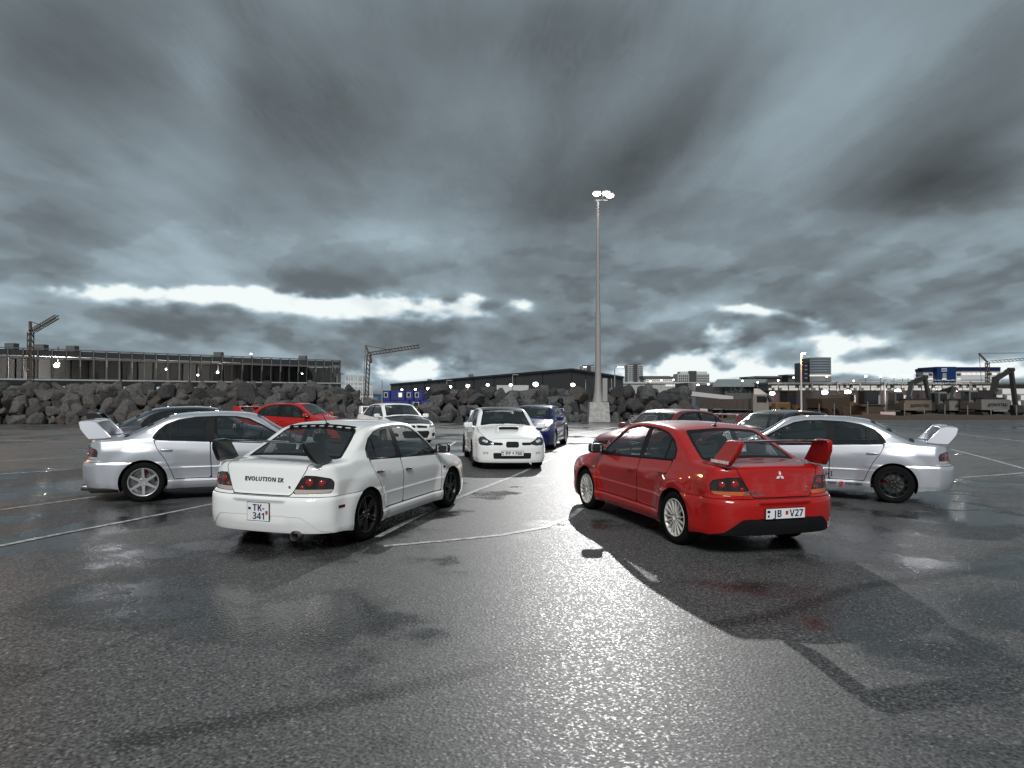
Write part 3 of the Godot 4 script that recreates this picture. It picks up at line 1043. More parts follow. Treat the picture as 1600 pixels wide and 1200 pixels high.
# ---- wheels: the axle runs along x, the outer face looks to +x
var wheel_kits := {}
func wheel_meshes(style: String) -> Dictionary:
	if wheel_kits.has(style):
		return wheel_kits[style]
	var turn := Transform3D(Basis(Vector3(0, 0, 1), Vector3(1, 0, 0), Vector3(0, 1, 0)), Vector3.ZERO)
	var ty := MB.new()
	ty.lathe([Vector2(0.222, -0.108), Vector2(0.262, -0.118), Vector2(0.300, -0.114), Vector2(0.317, -0.092), Vector2(0.3205, -0.06), Vector2(0.3205, 0.06), Vector2(0.317, 0.092), Vector2(0.300, 0.112), Vector2(0.262, 0.116), Vector2(0.224, 0.106)], 40, turn)
	var rim := MB.new()
	rim.lathe([Vector2(0.226, 0.10), Vector2(0.2295, 0.108), Vector2(0.226, 0.113), Vector2(0.218, 0.113), Vector2(0.211, 0.104), Vector2(0.205, 0.07), Vector2(0.196, 0.0), Vector2(0.20, -0.10)], 40, turn)
	rim.lathe([Vector2(0.20, -0.03), Vector2(0.0, -0.03)], 24, turn)
	var sp := MB.new()
	var bars := []
	# [angle, offset across, half width at hub, half width at rim]
	if style == "six":
		for i in 6:
			bars.append([TAU * i / 6 + 0.1, 0.0, 0.024, 0.016])
	elif style == "many":
		for i in 15:
			bars.append([TAU * i / 15, 0.0, 0.0075, 0.0065])
	elif style == "five_double":
		for i in 5:
			for o in [-0.022, 0.022]:
				bars.append([TAU * i / 5 + 0.3, o, 0.010, 0.010])
	else:
		for i in 10:
			for o in [-0.012, 0.012]:
				bars.append([TAU * i / 10, o, 0.005, 0.006])
	for b in bars:
		var r0 := 0.04
		var r1 := 0.212
		var poly := [Vector2(r0, b[1] * 0.7 - b[2]), Vector2(r1, b[1] - b[3]), Vector2(r1, b[1] + b[3]), Vector2(r0, b[1] * 0.7 + b[2])]
		var m := MB.new()
		m.prism(poly, 0.0, 0.026)
		# the polygon's plane is across the axle; concave towards the hub
		var t := Transform3D(Basis(Vector3(0, 0, 0), Vector3(0, 0, 0), Vector3(0, 0, 0)), Vector3.ZERO)
		t.basis = Basis(Vector3(0.06, cos(b[0]), sin(b[0])).normalized(), Vector3(0, -sin(b[0]), cos(b[0])), Vector3(1, 0, 0))
		sp.add(m, Transform3D(t.basis, Vector3(0.074, 0, 0)))
	var hub := 0.072 if style == "six" else 0.062
	sp.lathe([Vector2(hub, 0.05), Vector2(hub, 0.094), Vector2(hub - 0.008, 0.10), Vector2(0.03, 0.10), Vector2(0.028, 0.094), Vector2(0.0, 0.094)], 24, turn)
	var nuts := MB.new()
	nuts.tube(Vector3(0.08, 0.048, 0), Vector3(0.108, 0.048, 0), 0.0095, 0.008, 6)
	var disc := MB.new()
	disc.lathe([Vector2(0.155, 0.0), Vector2(0.155, 0.02), Vector2(0.07, 0.02)], 32, turn)
	var cal := MB.new()
	cal.box(Vector3(0.02, 0.085, 0.10), Vector3(0.05, 0.10, 0.07), Transform3D(Basis(Vector3.RIGHT, 0.2), Vector3.ZERO), 0.012)
	wheel_kits[style] = {"tyre": ty.mesh(), "rim": rim.mesh(), "spokes": sp.mesh(), "nuts": nuts.mesh(), "disc": disc.mesh(), "caliper": cal.mesh()}
	return wheel_kits[style]

func text_mesh(s: String, height: float, depth := 0.003, font := "Droid Sans", bold := false) -> TextMesh:
	var t := TextMesh.new()
	var f := SystemFont.new()
	f.font_names = PackedStringArray([font])
	if bold:
		f.font_weight = 700
	t.font = f
	t.text = s
	t.font_size = 64
	t.pixel_size = height / 46.0
	t.depth = depth
	t.curve_step = 2.0
	return t

func lettering(s: String, height: float, material: Material, parent: Node, t: Transform3D, called := "lettering", font := "Droid Sans", bold := false, stretch := 1.0) -> MeshInstance3D:
	var o := part(text_mesh(s, height, 0.003, font, bold), called, material, parent)
	o.transform = t * Transform3D(Basis.from_scale(Vector3(stretch, 1, 1)), Vector3.ZERO)
	return o

func number_plate(o: Node3D, kind: String, a: String, b: String, t: Transform3D) -> void:
	# kind "long" or "square"; faces +z of t
	var w := 0.52 if kind == "long" else 0.285
	var h := 0.112 if kind == "long" else 0.20
	var frame := MB.new()
	frame.box(Vector3(0, 0, -0.004), Vector3(w + 0.016, h + 0.016, 0.008), t, 0.002)
	var p := part(frame, "number_plate", mat("plate_edge", Color(0.03, 0.03, 0.035), 0.5), o)
	var face := MB.new()
	face.box(Vector3(0, 0, 0.002), Vector3(w, h, 0.005), t, 0.001)
	part(face, "plate_face", mat("plate_white", Color(0.72, 0.73, 0.72), 0.45), p)
	var ink := mat("plate_blue", Color(0.01, 0.015, 0.08), 0.5)
	var red := mat("plate_red", Color(0.45, 0.03, 0.03), 0.5)
	var flag := MB.new()
	var badge := MB.new()
	if kind == "long":
		lettering(a, 0.078, ink, p, t * Transform3D(Basis(), Vector3(-0.105, 0, 0.0045)), "plate_letters", "Droid Sans", true)
		lettering(b, 0.078, ink, p, t * Transform3D(Basis(), Vector3(0.145, 0, 0.0045)), "plate_letters", "Droid Sans", true)
		flag.box(Vector3(-0.228, 0.025, 0.0055), Vector3(0.038, 0.028, 0.002), t)
		flag.box(Vector3(-0.228, -0.025, 0.0055), Vector3(0.022, 0.026, 0.002), t)
		badge.box(Vector3(0.015, 0.008, 0.0055), Vector3(0.036, 0.044, 0.002), t)
	else:
		lettering(a, 0.075, ink, p, t * Transform3D(Basis(), Vector3(0.01, 0.045, 0.0045)), "plate_letters", "Droid Sans", true)
		lettering(b, 0.075, ink, p, t * Transform3D(Basis(), Vector3(0.015, -0.048, 0.0045)), "plate_letters", "Droid Sans", true)
		flag.box(Vector3(-0.112, 0.035, 0.0055), Vector3(0.034, 0.026, 0.002), t)
		badge.box(Vector3(0.115, -0.005, 0.0055), Vector3(0.03, 0.04, 0.002), t)
	part(flag, "plate_flag", ink, p)
	part(badge, "plate_badge", red, p)

func three_diamonds(size: float) -> MB:
	var mb := MB.new()
	for i in 3:
		var t := Transform3D(Basis(Vector3.BACK, TAU * i / 3), Vector3.ZERO)
		mb.prism([Vector2(0, 0), Vector2(size * 0.29, size * 0.5), Vector2(0, size), Vector2(-size * 0.29, size * 0.5)], 0.0, 0.008, t)
	return mb

func seat(o: Node3D, u: float, w: float, m: Material, wide := 0.5) -> void:
	var b := MB.new()
	b.blob(body_point(u, w, 0.50), Vector3(wide, 0.18, 0.52), 0.45)
	b.blob(Vector3.ZERO, Vector3(wide, 0.66, 0.14), 0.45, Transform3D(Basis(Vector3.RIGHT, 0.35), body_point(u - 0.30, w, 0.78)))
	b.blob(Vector3.ZERO, Vector3(0.27, 0.19, 0.11), 0.6, Transform3D(Basis(Vector3.RIGHT, 0.2), body_point(u - 0.43, w, 1.16)))
	part(b, "seat", m, o)

func build_car(called: String, label: String, spec: Dictionary, kit: Dictionary) -> Node3D:
	var px: float = spec.x
	var d: float = spec.d
	var o := thing(called, label, "car", Vector3(px, ground_y(px, d), -d), 0.0, "saloon cars parked in a ring")
	var ny := Vector3(-(ground_y(px + 0.5, d) - ground_y(px - 0.5, d)), 1.0, (ground_y(px, d + 0.5) - ground_y(px, d - 0.5))).normalized()
	var fwd := Vector3(sin(deg_to_rad(spec.yaw)), 0, -cos(deg_to_rad(spec.yaw)))
	var bx := fwd.cross(ny).normalized()
	o.basis = Basis(bx, ny, bx.cross(ny))
	var drop := Vector3(0, -float(spec.get("drop", 0.0)), 0)
	var sh: Shell = kit.shell
	var ax: float = kit.axle
	var body: Material = spec.paint
	var black := mat("black_trim", Color(0.012, 0.012, 0.013), 0.45)
	black.metallic_specular = 0.2
	var dark := mat("dark_lining", Color(0.02, 0.02, 0.021), 0.9)
	var cloth: Material = mat("seat_cloth", Color(0.035, 0.035, 0.038), 0.95)
	var chrome := mat("chrome", Color(0.75, 0.75, 0.76), 0.15, 1.0)
	var clear: Material = spec.get("glass", pane("car_glass", Color(0.02, 0.035, 0.036), 0.34))
	var tinted: Material = spec.get("tint", pane("car_glass_tinted", Color(0.015, 0.02, 0.022), 0.62))
	var wingm: Material = spec.get("wing", body)
	part(kit.body, "body", body, o)
	part(kit.lining, "lining", dark, o)
	part(kit.underbody, "underbody", mat("underbody_black", Color(0.01, 0.01, 0.01), 0.95), o)
	var bumper := part(kit.rear_bumper, "rear_bumper", body, o)
	part(kit.rear_valance, "valance", black if spec.get("black_valance", false) else body, bumper)
	var fb := part(kit.front_bumper, "front_bumper", body, o)
	for g in ["upper_grille", "lower_grille", "brake_duct", "centre_grille", "side_grille"]:
		if kit.has(g):
			for gm in kit[g]:
				part(gm, g, mat("grille_black", Color(0.01, 0.01, 0.011), 0.6), fb)
	var boot := part(kit.boot_lid, "boot_lid", body, o)
	var hood := part(kit.bonnet, "bonnet", spec.get("bonnet", body), o)
	var roof := part(kit.roof, "roof", spec.get("roof", body), o)
	var wsn := part(kit.windscreen, "windscreen", clear, o)
	part(kit.windscreen_seal, "seal", black, wsn)
	var rsn := part(kit.rear_screen, "rear_window", spec.get("rear_glass", clear), o)
	part(kit.rear_seal, "seal", black, rsn)
	for k in [1, -1]:
		var fd := part(kit["front_door%d" % k], "front_door", body, o)
		var rd := part(kit["rear_door%d" % k], "rear_door", body, o)
		part(kit["side_skirt%d" % k], "side_skirt", body, o)
		var hm: Material = spec.get("handles", body)
		part(kit["handle0%d" % k], "door_handle", hm, fd)
		part(kit["handle1%d" % k], "door_handle", hm, rd)
		part(kit["front_pane%d" % k], "window", clear, fd)
		part(kit["rear_pane%d" % k], "window", tinted, rd)
		part(kit["quarter_pane%d" % k], "quarter_window", tinted, rd)
		part(kit["window_trim%d" % k], "window_trim", black, o)
		var mr := part(kit["mirror%d" % k], "mirror", spec.get("mirror", body), o)
		part(kit["mirror_glass%d" % k], "mirror_glass", mat("mirror_silver", Color(0.8, 0.8, 0.82), 0.05, 1.0), mr)
		# rear lamps: smoked cover, round lamps, a pale strip below
		var tl := part(kit["tail_lamp%d" % k], "tail_lamp", paint("smoked_lens", Color(0.016, 0.009, 0.009), 0.0, 0.2) if not spec.get("clear_tail", false) else paint("clear_lens", Color(0.45, 0.38, 0.34), 0.0, 0.2), o)
		part(kit["tail_strip%d" % k], "lamp_strip", paint(spec.get("strip", "pale_lens"), spec.get("strip_color", Color(0.42, 0.36, 0.32)), 0.0, 0.2), tl)
		for q in [[0.575, 0.815, 0.044], [0.705, 0.805, 0.038], [0.50, 0.757, 0.026]]:
			var lm := MB.new()
			var hp := sh.hit(Vector3(-1.6, q[0], q[1]), Vector3(-1, 0, 0))
			var hn := sh.normal(hp)
			var pp := body_point(hp.x, hp.y * k, hp.z)
			var nn := body_point(hn.x, hn.y * k, hn.z)
			lm.blob(Vector3.ZERO, Vector3(q[2] * 2, q[2] * 2, 0.03), 1.0, Transform3D(Basis.looking_at(-nn), pp - nn * 0.008), 8, 16)
			part(lm, "lamp", paint("red_lamp", Color(0.24, 0.012, 0.010), 0.0, 0.15), tl)
		var hl := part(kit["headlamp%d" % k], "headlamp", paint("head_lens" + ("_dark" if spec.get("dark_lamps", false) else ""), Color(0.035, 0.037, 0.04) if spec.get("dark_lamps", false) else Color(0.30, 0.31, 0.32), 0.4, 0.15), o)
		for q in [[0.62, 0.672, 0.05], [0.735, 0.69, 0.042]]:
			var lm := MB.new()
			var hp := sh.hit(Vector3(1.6, 0, q[1]), Vector3(0.5, q[0], 0).normalized())
			var hn := sh.normal(hp)
			lm.blob(Vector3.ZERO, Vector3(q[2] * 2, q[2] * 1.6, 0.024), 1.0, Transform3D(Basis.looking_at(-body_point(hn.x, hn.y * k, hn.z)), body_point(hp.x, hp.y * k, hp.z)), 6, 12)
			part(lm, "lamp", paint("head_bulb", Color(0.6, 0.62, 0.64), 0.3, 0.1), hl)
		# small repeaters
		var rp := MB.new()
		var sp := sh.hit(Vector3(1.02, 0, 0.70), Vector3(0, 1, 0))
		rp.blob(body_point(1.02, k * sp.y, 0.70), Vector3(0.02, 0.04, 0.075), 0.9, Transform3D(), 6, 10)
		part(rp, "side_lamp", paint("repeater_clear", Color(0.5, 0.4, 0.3), 0.0, 0.2) if spec.get("handles", null) == null else black, o)
		var ref := MB.new()
		sp = sh.hit(Vector3(-1.88, 0, 0.53), Vector3(0, 1, 0))
		var sn := sh.normal(sp)
		ref.box(Vector3.ZERO, Vector3(0.115, 0.034, 0.008), Transform3D(Basis.looking_at(-body_point(sn.x, sn.y * k, sn.z)), body_point(sp.x, k * sp.y, sp.z)), 0.002)
		if spec.get("reflectors", false):
			part(ref, "reflector", paint("dark_red_lens", Color(0.12, 0.015, 0.012), 0.0, 0.2), bumper)
		# wheels
		var wk := wheel_meshes(spec.wheels)
		for e in [1, -1]:
			var wn := Node3D.new()
			wn.name = "wheel"
			o.add_child(wn, true)
			wn.transform = Transform3D(Basis(Vector3.UP, 0.0 if k == -1 else PI) * Basis(Vector3.RIGHT, 0.4 * e + 0.7 * k), body_point(e * ax, k * 0.752, 0.3205))
			var rubber := mat("tyre_rubber", Color(0.010, 0.010, 0.0105), 0.85)
			rubber.metallic_specular = 0.15
			part(wk.tyre, "tyre", rubber, wn)
			part(wk.rim, "rim", spec.rim, wn)
			part(wk.spokes, "spokes", spec.rim, wn)
			if d < 14.0:
				for i in 5:
					part(wk.nuts, "wheel_nut", mat("nut_steel", Color(0.35, 0.35, 0.36), 0.35, 0.8), wn).rotation.x = TAU * i / 5 + 0.5
			part(wk.disc, "brake_disc", mat("disc_steel", Color(0.25, 0.24, 0.23), 0.4, 0.9), wn)
			part(wk.caliper, "brake_caliper", mat("caliper_red", Color(0.25, 0.02, 0.015), 0.5), wn)
		if spec.get("flaps", false):
			for e in [1, -1]:
				var fl := MB.new()
				fl.box(body_point(e * ax - 0.40, k * 0.80, 0.22), Vector3(0.20, 0.26, 0.012), Transform3D(), 0.003)
				part(fl, "mud_flap", black, o)
	# cabin
	var cab := MB.new()
	cab.box(body_point(-0.2, 0, 0.36), Vector3(1.5, 0.08, 2.5), Transform3D(), 0.02)
	cab.box(body_point(-1.50, 0, 1.0), Vector3(1.26, 0.05, 0.42), Transform3D(), 0.02)
	cab.box(body_point(-1.28, 0, 0.70), Vector3(1.3, 0.6, 0.06), Transform3D(), 0.02)
	part(cab, "cabin_floor", dark, o)
	var dash := MB.new()
	dash.blob(body_point(0.84, 0, 0.87), Vector3(1.40, 0.24, 0.48), 0.5)
	part(dash, "dashboard", mat("dashboard_grey", Color(0.03, 0.03, 0.032), 0.8), o)
	var stw := MB.new()
	var rim := []
	var stt := Transform3D(Basis(Vector3.RIGHT, -0.45), body_point(0.46, 0.36, 0.92))
	for i in 21:
		var an := TAU * i / 20
		var ring := []
		for j in 6:
			var b := TAU * j / 6
			ring.append(stt * (Vector3(cos(an), sin(an), 0) * (0.18 + 0.015 * cos(b)) + Vector3(0, 0, 0.015 * sin(b))))
		rim.append(ring)
	stw.loft(rim, false)
	stw.bar(stt * Vector3(-0.17, 0, 0), stt * Vector3(0.17, 0, 0), 0.05, 0.02)
	part(stw, "steering_wheel", black, o)
	for w in [0.37, -0.37]:
		seat(o, 0.02, w, spec.get("seats", cloth))
	seat(o, -0.82, 0.36, cloth, 0.56)
	seat(o, -0.82, -0.36, cloth, 0.56)
	var rv := MB.new()
	rv.blob(body_point(0.42, 0, 1.30), Vector3(0.24, 0.065, 0.03), 0.6)
	part(rv, "inner_mirror", black, o)
	# wipers and aerial
	var wi := MB.new()
	for s in [[0.45, -0.05], [-0.05, -0.55]]:
		var pa := sh.hit(Vector3(0.4, s[0], 0.9), Vector3(0.8, 0, 0.16).normalized())
		var pb := sh.hit(Vector3(0.4, s[1], 0.95), Vector3(0.8, 0, 0.13).normalized())
		wi.tube(body_point(pa.x + 0.02, pa.y, pa.z + 0.02), body_point(pb.x + 0.02, pb.y, pb.z + 0.03), 0.009, 0.007, 5)
	part(wi, "wiper", black, wsn)
	if spec.get("aerial", false):
		var ae := MB.new()
		ae.blob(body_point(-0.86, 0, 1.40), Vector3(0.06, 0.05, 0.10), 0.8)
		ae.tube(body_point(-0.86, 0, 1.40), body_point(-1.0, 0.0, 1.56), 0.008, 0.003, 6)
		part(ae, "aerial", black, roof)
	if spec.get("fins", false):
		var strip := MB.new()
		for i in 8:
			var w := -0.455 + 0.13 * i
			var hp := sh.hit(Vector3(-0.95, w, 1.0), Vector3(0, 0, 1))
			var fin := MB.new()
			fin.prism([Vector2(-0.06, 0), Vector2(0.07, 0.0), Vector2(0.05, 0.03), Vector2(0.02, 0.032)], -0.012, 0.012, Transform3D(Basis(Vector3(0, 0, 1), Vector3(0, 1, 0), Vector3(-1, 0, 0)) * Basis(Vector3.BACK, -0.26), body_point(-0.97, w, hp.z - 0.006)))
			part(fin, "roof_fin", black, roof)
			if i < 7:
				var w2 := w + 0.13
				var h2 := sh.hit(Vector3(-0.95, w2, 1.0), Vector3(0, 0, 1))
				strip.quad(body_point(-0.91, w, hp.z + 0.017), body_point(-1.01, w, hp.z - 0.022), body_point(-1.01, w2, h2.z - 0.022), body_point(-0.91, w2, h2.z + 0.017))
		part(strip, "fin_strip", black, roof)
	# wing
	if spec.get("winged", true):
		var wing := Node3D.new()
		wing.name = "rear_wing"
		o.add_child(wing, true)
		for k in [1, -1]:
			var up := MB.new()
			var outline := [Vector2(-1.80, 1.035), Vector2(-1.95, 1.20), Vector2(-2.03, 1.292), Vector2(-2.10, 1.312), Vector2(-2.255, 1.305), Vector2(-2.275, 1.28), Vector2(-2.25, 1.18), Vector2(-2.16, 1.055), Vector2(-2.12, 1.01), Vector2(-1.9, 1.02)]
			var rings := []
			for s in [-1.0, -0.7, 0.7, 1.0]:
				var ring := []
				for q in outline:
					var c := Vector2(-2.06, 1.18)
					var g: Vector2 = c + (q - c) * (0.94 if absf(s) > 0.9 else 1.0)
					var w: float = 0.655 - 0.22 * (g.y - 1.02) + s * 0.032
					ring.append(body_point(g.x, k * w, g.y))
				if k == 1:
					ring.reverse()
				rings.append(ring)
			up.loft(rings)
			part(up, "wing_support", wingm, wing)
		var bl := MB.new()
		var rr := []
		for i in 25:
			var w := -0.60 + 1.20 * i / 24.0
			var arch := 0.012 * (1.0 - pow(w / 0.6, 2))
			var ring := []
			for q in [[-2.03, 1.272], [-2.06, 1.288], [-2.13, 1.296], [-2.20, 1.292], [-2.245, 1.298], [-2.243, 1.288], [-2.18, 1.272], [-2.10, 1.262], [-2.05, 1.262]]:
				ring.append(body_point(q[0], w, q[1] + arch))
			rr.append(ring)
		bl.loft(rr)
		part(bl, "wing_blade", spec.get("blade", wingm), wing)
		var ws: float = spec.get("wing_scale", 1.0)
		wing.transform = Transform3D(Basis.from_scale(Vector3(1, ws, 1)), Vector3(0, 1.02 * (1.0 - ws), 0))
	# exhaust
	if spec.has("exhaust"):
		var ex := MB.new()
		var ew: float = spec.exhaust
		ex.lathe([Vector2(0.052, 0.0), Vector2(0.056, 0.16), Vector2(0.052, 0.165), Vector2(0.047, 0.16), Vector2(0.045, 0.02), Vector2(0.0, 0.02)], 20, Transform3D(Basis(Vector3.RIGHT, PI / 2 - 0.06), body_point(-2.075, ew, 0.222)))
		ex.lathe([Vector2(0.0, 0.0), Vector2(0.095, 0.01), Vector2(0.10, 0.40), Vector2(0.06, 0.44)], 20, Transform3D(Basis(Vector3.RIGHT, PI / 2), body_point(-1.70, ew, 0.225)))
		part(ex, "exhaust", mat("exhaust_steel", Color(0.20, 0.195, 0.19), 0.35, 0.9), o)
	# plates
	if spec.has("plate"):
		number_plate(o, spec.plate[0], spec.plate[1], spec.plate[2], Transform3D(Basis(Vector3.RIGHT, 0.03), Vector3(0, 0.49 if spec.plate[0] == "long" else 0.475, 2.247)))
	if spec.has("front_plate"):
		number_plate(o, "long", spec.front_plate[0], spec.front_plate[1], Transform3D(Basis(Vector3.UP, PI), Vector3(0, 0.40, -2.245)))
	if drop.y < 0.0:
		for c in o.get_children():
			if not c.name.begins_with("wheel"):
				c.position += drop
	# lock on the boot
	var lock := MB.new()
	var lp := sh.hit(Vector3(-1.85, 0.36, 0.76), Vector3(-1, 0, 0))
	lock.tube(body_point(lp.x + 0.01, -lp.y, lp.z), body_point(lp.x - 0.010, -lp.y, lp.z), 0.016, 0.015, 12)
	part(lock, "boot_lock", chrome, boot)
	# bonnet vents
	if kit.front == "slim":
		var vent := MB.new()
		for i in 5:
			var u := 1.58 + 0.045 * i
			var hp := sh.hit(Vector3(u, 0, 0.6), Vector3(0, 0, 1))
			vent.box(Vector3.ZERO, Vector3(0.44, 0.006, 0.030), Transform3D(Basis(Vector3.RIGHT, -0.35), body_point(u, 0, hp.z + 0.004)))
		part(vent, "bonnet_vent", black, hood)
		var em := part(three_diamonds(0.05), "emblem", chrome, fb)
		em.transform = Transform3D(Basis(Vector3.UP, PI), Vector3(0, 0.655, -2.212))
	else:
		var sc := MB.new()
		var rings := []
		for q in [[1.15, 0.30, 0.004], [1.28, 0.30, 0.045], [1.46, 0.29, 0.085], [1.52, 0.285, 0.088]]:
			var base := sh.hit(Vector3(q[0], 0, 0.6), Vector3(0, 0, 1)).z
			var ring := []
			for i in 12:
				var an := TAU * i / 12
				var cx: float = signf(cos(an)) * pow(absf(cos(an)), 0.4) * q[1]
				var cy: float = signf(sin(an)) * pow(absf(sin(an)), 0.5) * (q[2] * 0.5 + 0.02)
				ring.append(body_point(q[0], cx, base - 0.02 - 0.05 * cx * cx + q[2] * 0.5 + cy))
			rings.append(ring)
		sc.loft(rings)
		part(sc, "bonnet_scoop", body, hood)
		for k in [1, -1]:
			var fp := sh.hit(Vector3(1.5, k * 0.0, 0.40), Vector3(0.62, 0.60, 0).normalized())
			var fn := sh.normal(fp)
			lettering("STI", 0.05, mat("badge_pink", Color(0.35, 0.06, 0.10), 0.5), fb, Transform3D(Basis.looking_at(-body_point(fn.x, k * fn.y, fn.z)), body_point(fp.x, k * fp.y, fp.z)), "badge_lettering", "Droid Sans", true, 1.3)
		var mo := MB.new()
		var bz := sh.hit(Vector3(1.52, 0, 0.6), Vector3(0, 0, 1)).z
		mo.blob(body_point(1.517, 0, bz + 0.026), Vector3(0.50, 0.075, 0.02), 0.4)
		part(mo, "scoop_mouth", mat("grille_black", Color(0.01, 0.01, 0.011), 0.6), hood)
	return o

func make_cars() -> void:
	var slim := make_kit("slim")
	var hawk := make_kit("hawk")
	var white := paint("white_paint", Color(0.80, 0.81, 0.79), 0.0, 0.3)
	var red := paint("red_paint", Color(0.36, 0.007, 0.005), 0.0, 0.4)
	var silver := paint("silver_paint", Color(0.50, 0.51, 0.55), 0.55, 0.32)
	var black := mat("black_trim", Color(0.012, 0.012, 0.013), 0.45)
	var carbon := paint("gloss_black", Color(0.012, 0.012, 0.013), 0.0, 0.3)
	var rim_black := mat("rim_black", Color(0.02, 0.02, 0.021), 0.3, 0.3)
	var rim_white := paint("rim_white", Color(0.62, 0.60, 0.56), 0.1, 0.4)
	var rim_silver := mat("rim_silver", Color(0.50, 0.50, 0.50), 0.35, 0.6)
	var ink := mat("letter_black", Color(0.012, 0.012, 0.013), 0.4)
	var chrome := mat("chrome", Color(0.75, 0.75, 0.76), 0.15, 1.0)
	var o := build_car("white_car", "white saloon with black rear wing and roof fins, plate TK-341, seen from behind", {"x": -2.19, "d": 9.88, "yaw": 17.5, "paint": white, "wing": carbon, "wheels": "five_double", "rim": rim_black, "handles": carbon, "mirror": carbon, "plate": ["square", "TK-", "341"], "fins": true, "drop": 0.03, "wing_scale": 0.88, "aerial": true, "exhaust": -0.47, "reflectors": true, "seats": mat("seat_dark", Color(0.03, 0.03, 0.03), 0.9)}, slim)
	lettering("EVOLUTION IX", 0.046, ink, o.get_node("boot_lid"), Transform3D(Basis(Vector3.RIGHT, -0.12), Vector3(0.02, 0.835, 2.181)), "badge_lettering", "Droid Sans", true, 1.17)
	o = build_car("red_car", "red saloon with red rear wing and pale spoked wheels, plate JB V27, seen from behind", {"x": 2.391, "d": 9.86, "yaw": -17.6, "paint": red, "blade": carbon, "wheels": "many", "rim": rim_white, "plate": ["long", "JB", "V27"], "black_valance": true, "aerial": true, "strip": "amber_lens", "strip_color": Color(0.50, 0.10, 0.02), "mirror": carbon}, slim)
	var em := part(three_diamonds(0.058), "emblem", mat("badge_white", Color(0.7, 0.7, 0.7), 0.3), o.get_node("boot_lid"))
	em.transform = Transform3D(Basis(Vector3.RIGHT, -0.12), Vector3(-0.02, 0.90, 2.172))
	lettering("LANCER", 0.022, chrome, o.get_node("boot_lid"), Transform3D(Basis(Vector3.UP, -0.12), Vector3(-0.40, 0.735, 2.178)), "badge_lettering", "Droid Sans", true, 1.3)
	lettering("Evolution", 0.032, chrome, o.get_node("boot_lid"), Transform3D(Basis(Vector3.UP, -0.12), Vector3(-0.37, 0.700, 2.184)), "badge_lettering", "Droid Serif", true, 1.2)
	lettering("TURBODRIVE", 0.034, mat("badge_white", Color(0.7, 0.7, 0.7), 0.3), o.get_node("rear_wing"), Transform3D(Basis(Vector3.UP, -PI / 2) * Basis(Vector3.RIGHT, -0.2), Vector3(-0.690, 1.058, 1.99)), "badge_lettering", "Droid Sans", true, 1.2)
	build_car("silver_car", "silver saloon with six-spoke wheels behind the white winged car, exhaust smoking", {"x": -5.05, "d": 12.36, "yaw": 68.5, "paint": silver, "wheels": "six", "rim": rim_silver, "exhaust": -0.5, "clear_tail": false}, slim)
	o = build_car("silver_car", "silver saloon with black wheels and black door lettering behind the red winged car", {"x": 5.673, "d": 13.0, "yaw": -64.4, "paint": silver, "wheels": "ten_double", "rim": rim_black}, slim)
	lettering("MITSUBISHI", 0.085, ink, o, Transform3D(Basis(Vector3.UP, -PI / 2), Vector3(-0.852, 0.452, 0.05)), "door_lettering", "Droid Sans")
	lettering("TRUE", 0.042, ink, o, Transform3D(Basis(Vector3.UP, -PI / 2), Vector3(-0.874, 0.295, 0.36)), "sill_lettering", "Droid Sans", true)
	lettering("PERFORMANCE", 0.042, ink, o, Transform3D(Basis(Vector3.UP, -PI / 2), Vector3(-0.874, 0.295, 0.78)), "sill_lettering", "Droid Sans", true)
	var dot := MB.new()
	dot.tube(Vector3(-0.866, 0.295, 0.51), Vector3(-0.876, 0.295, 0.51), 0.036, 0.036, 20)
	part(dot, "sill_badge", mat("plate_red", Color(0.45, 0.03, 0.03), 0.5), o)
	o = build_car("white_car", "white saloon with black roof and bonnet scoop facing the camera, plate PP 760", {"x": -0.31, "d": 18.35, "yaw": 171.8, "paint": white, "roof": carbon, "wheels": "five_double", "rim": rim_black, "dark_lamps": true, "front_plate": ["PP", "760"], "flaps": true}, hawk)
	build_car("blue_car", "deep blue saloon facing the camera behind the white car with a bonnet scoop", {"x": 0.87, "d": 24.2, "yaw": 192.5, "paint": paint("blue_paint", Color(0.005, 0.008, 0.085), 0.0), "wheels": "six", "rim": rim_silver, "front_plate": ["VG", "193"]}, slim)
	build_car("white_car", "white saloon with matt black bonnet, half hidden behind the white winged car", {"x": -4.43, "d": 25.7, "yaw": 150.0, "paint": white, "bonnet": carbon, "wheels": "six", "rim": rim_silver}, slim)
	o = build_car("red_car", "red saloon with sunroof far left, facing right behind the silver car", {"x": -7.86, "d": 25.16, "yaw": 103.0, "paint": red, "wheels": "six", "rim": rim_silver}, slim)
	var sr := MB.new()
	sr.box(body_point(-0.12, 0, 1.447), Vector3(0.76, 0.012, 0.42), Transform3D(), 0.004)
	part(sr, "sunroof", pane("car_glass_tinted", Color(0.015, 0.02, 0.022), 0.62), o.get_node("roof"))
	build_car("maroon_car", "maroon saloon facing left beyond the red winged car", {"x": 4.13, "d": 17.9, "yaw": -126.0, "paint": paint("maroon_paint", Color(0.15, 0.018, 0.02), 0.3), "wheels": "six", "rim": rim_silver, "dark_lamps": true}, slim)
	build_car("dark_car", "black saloon mostly hidden, only its roof shows beyond the right silver car", {"x": 6.9, "d": 17.6, "yaw": -115.0, "paint": paint("navy_paint", Color(0.012, 0.014, 0.024), 0.2), "wheels": "six", "rim": rim_silver, "winged": false}, slim)
	build_car("dark_car", "dark slate saloon with black wing, hidden behind the left silver car", {"x": -7.6, "d": 16.6, "yaw": 64.0, "paint": paint("slate_paint", Color(0.018, 0.023, 0.035), 0.2), "wing": carbon, "wheels": "six", "rim": rim_silver}, slim)

func make_surroundings() -> void:
	tall_lamp()
	warm_lamp()
	boulders()
	far_left()
	middle()
	town()
	right_side()
	machines()

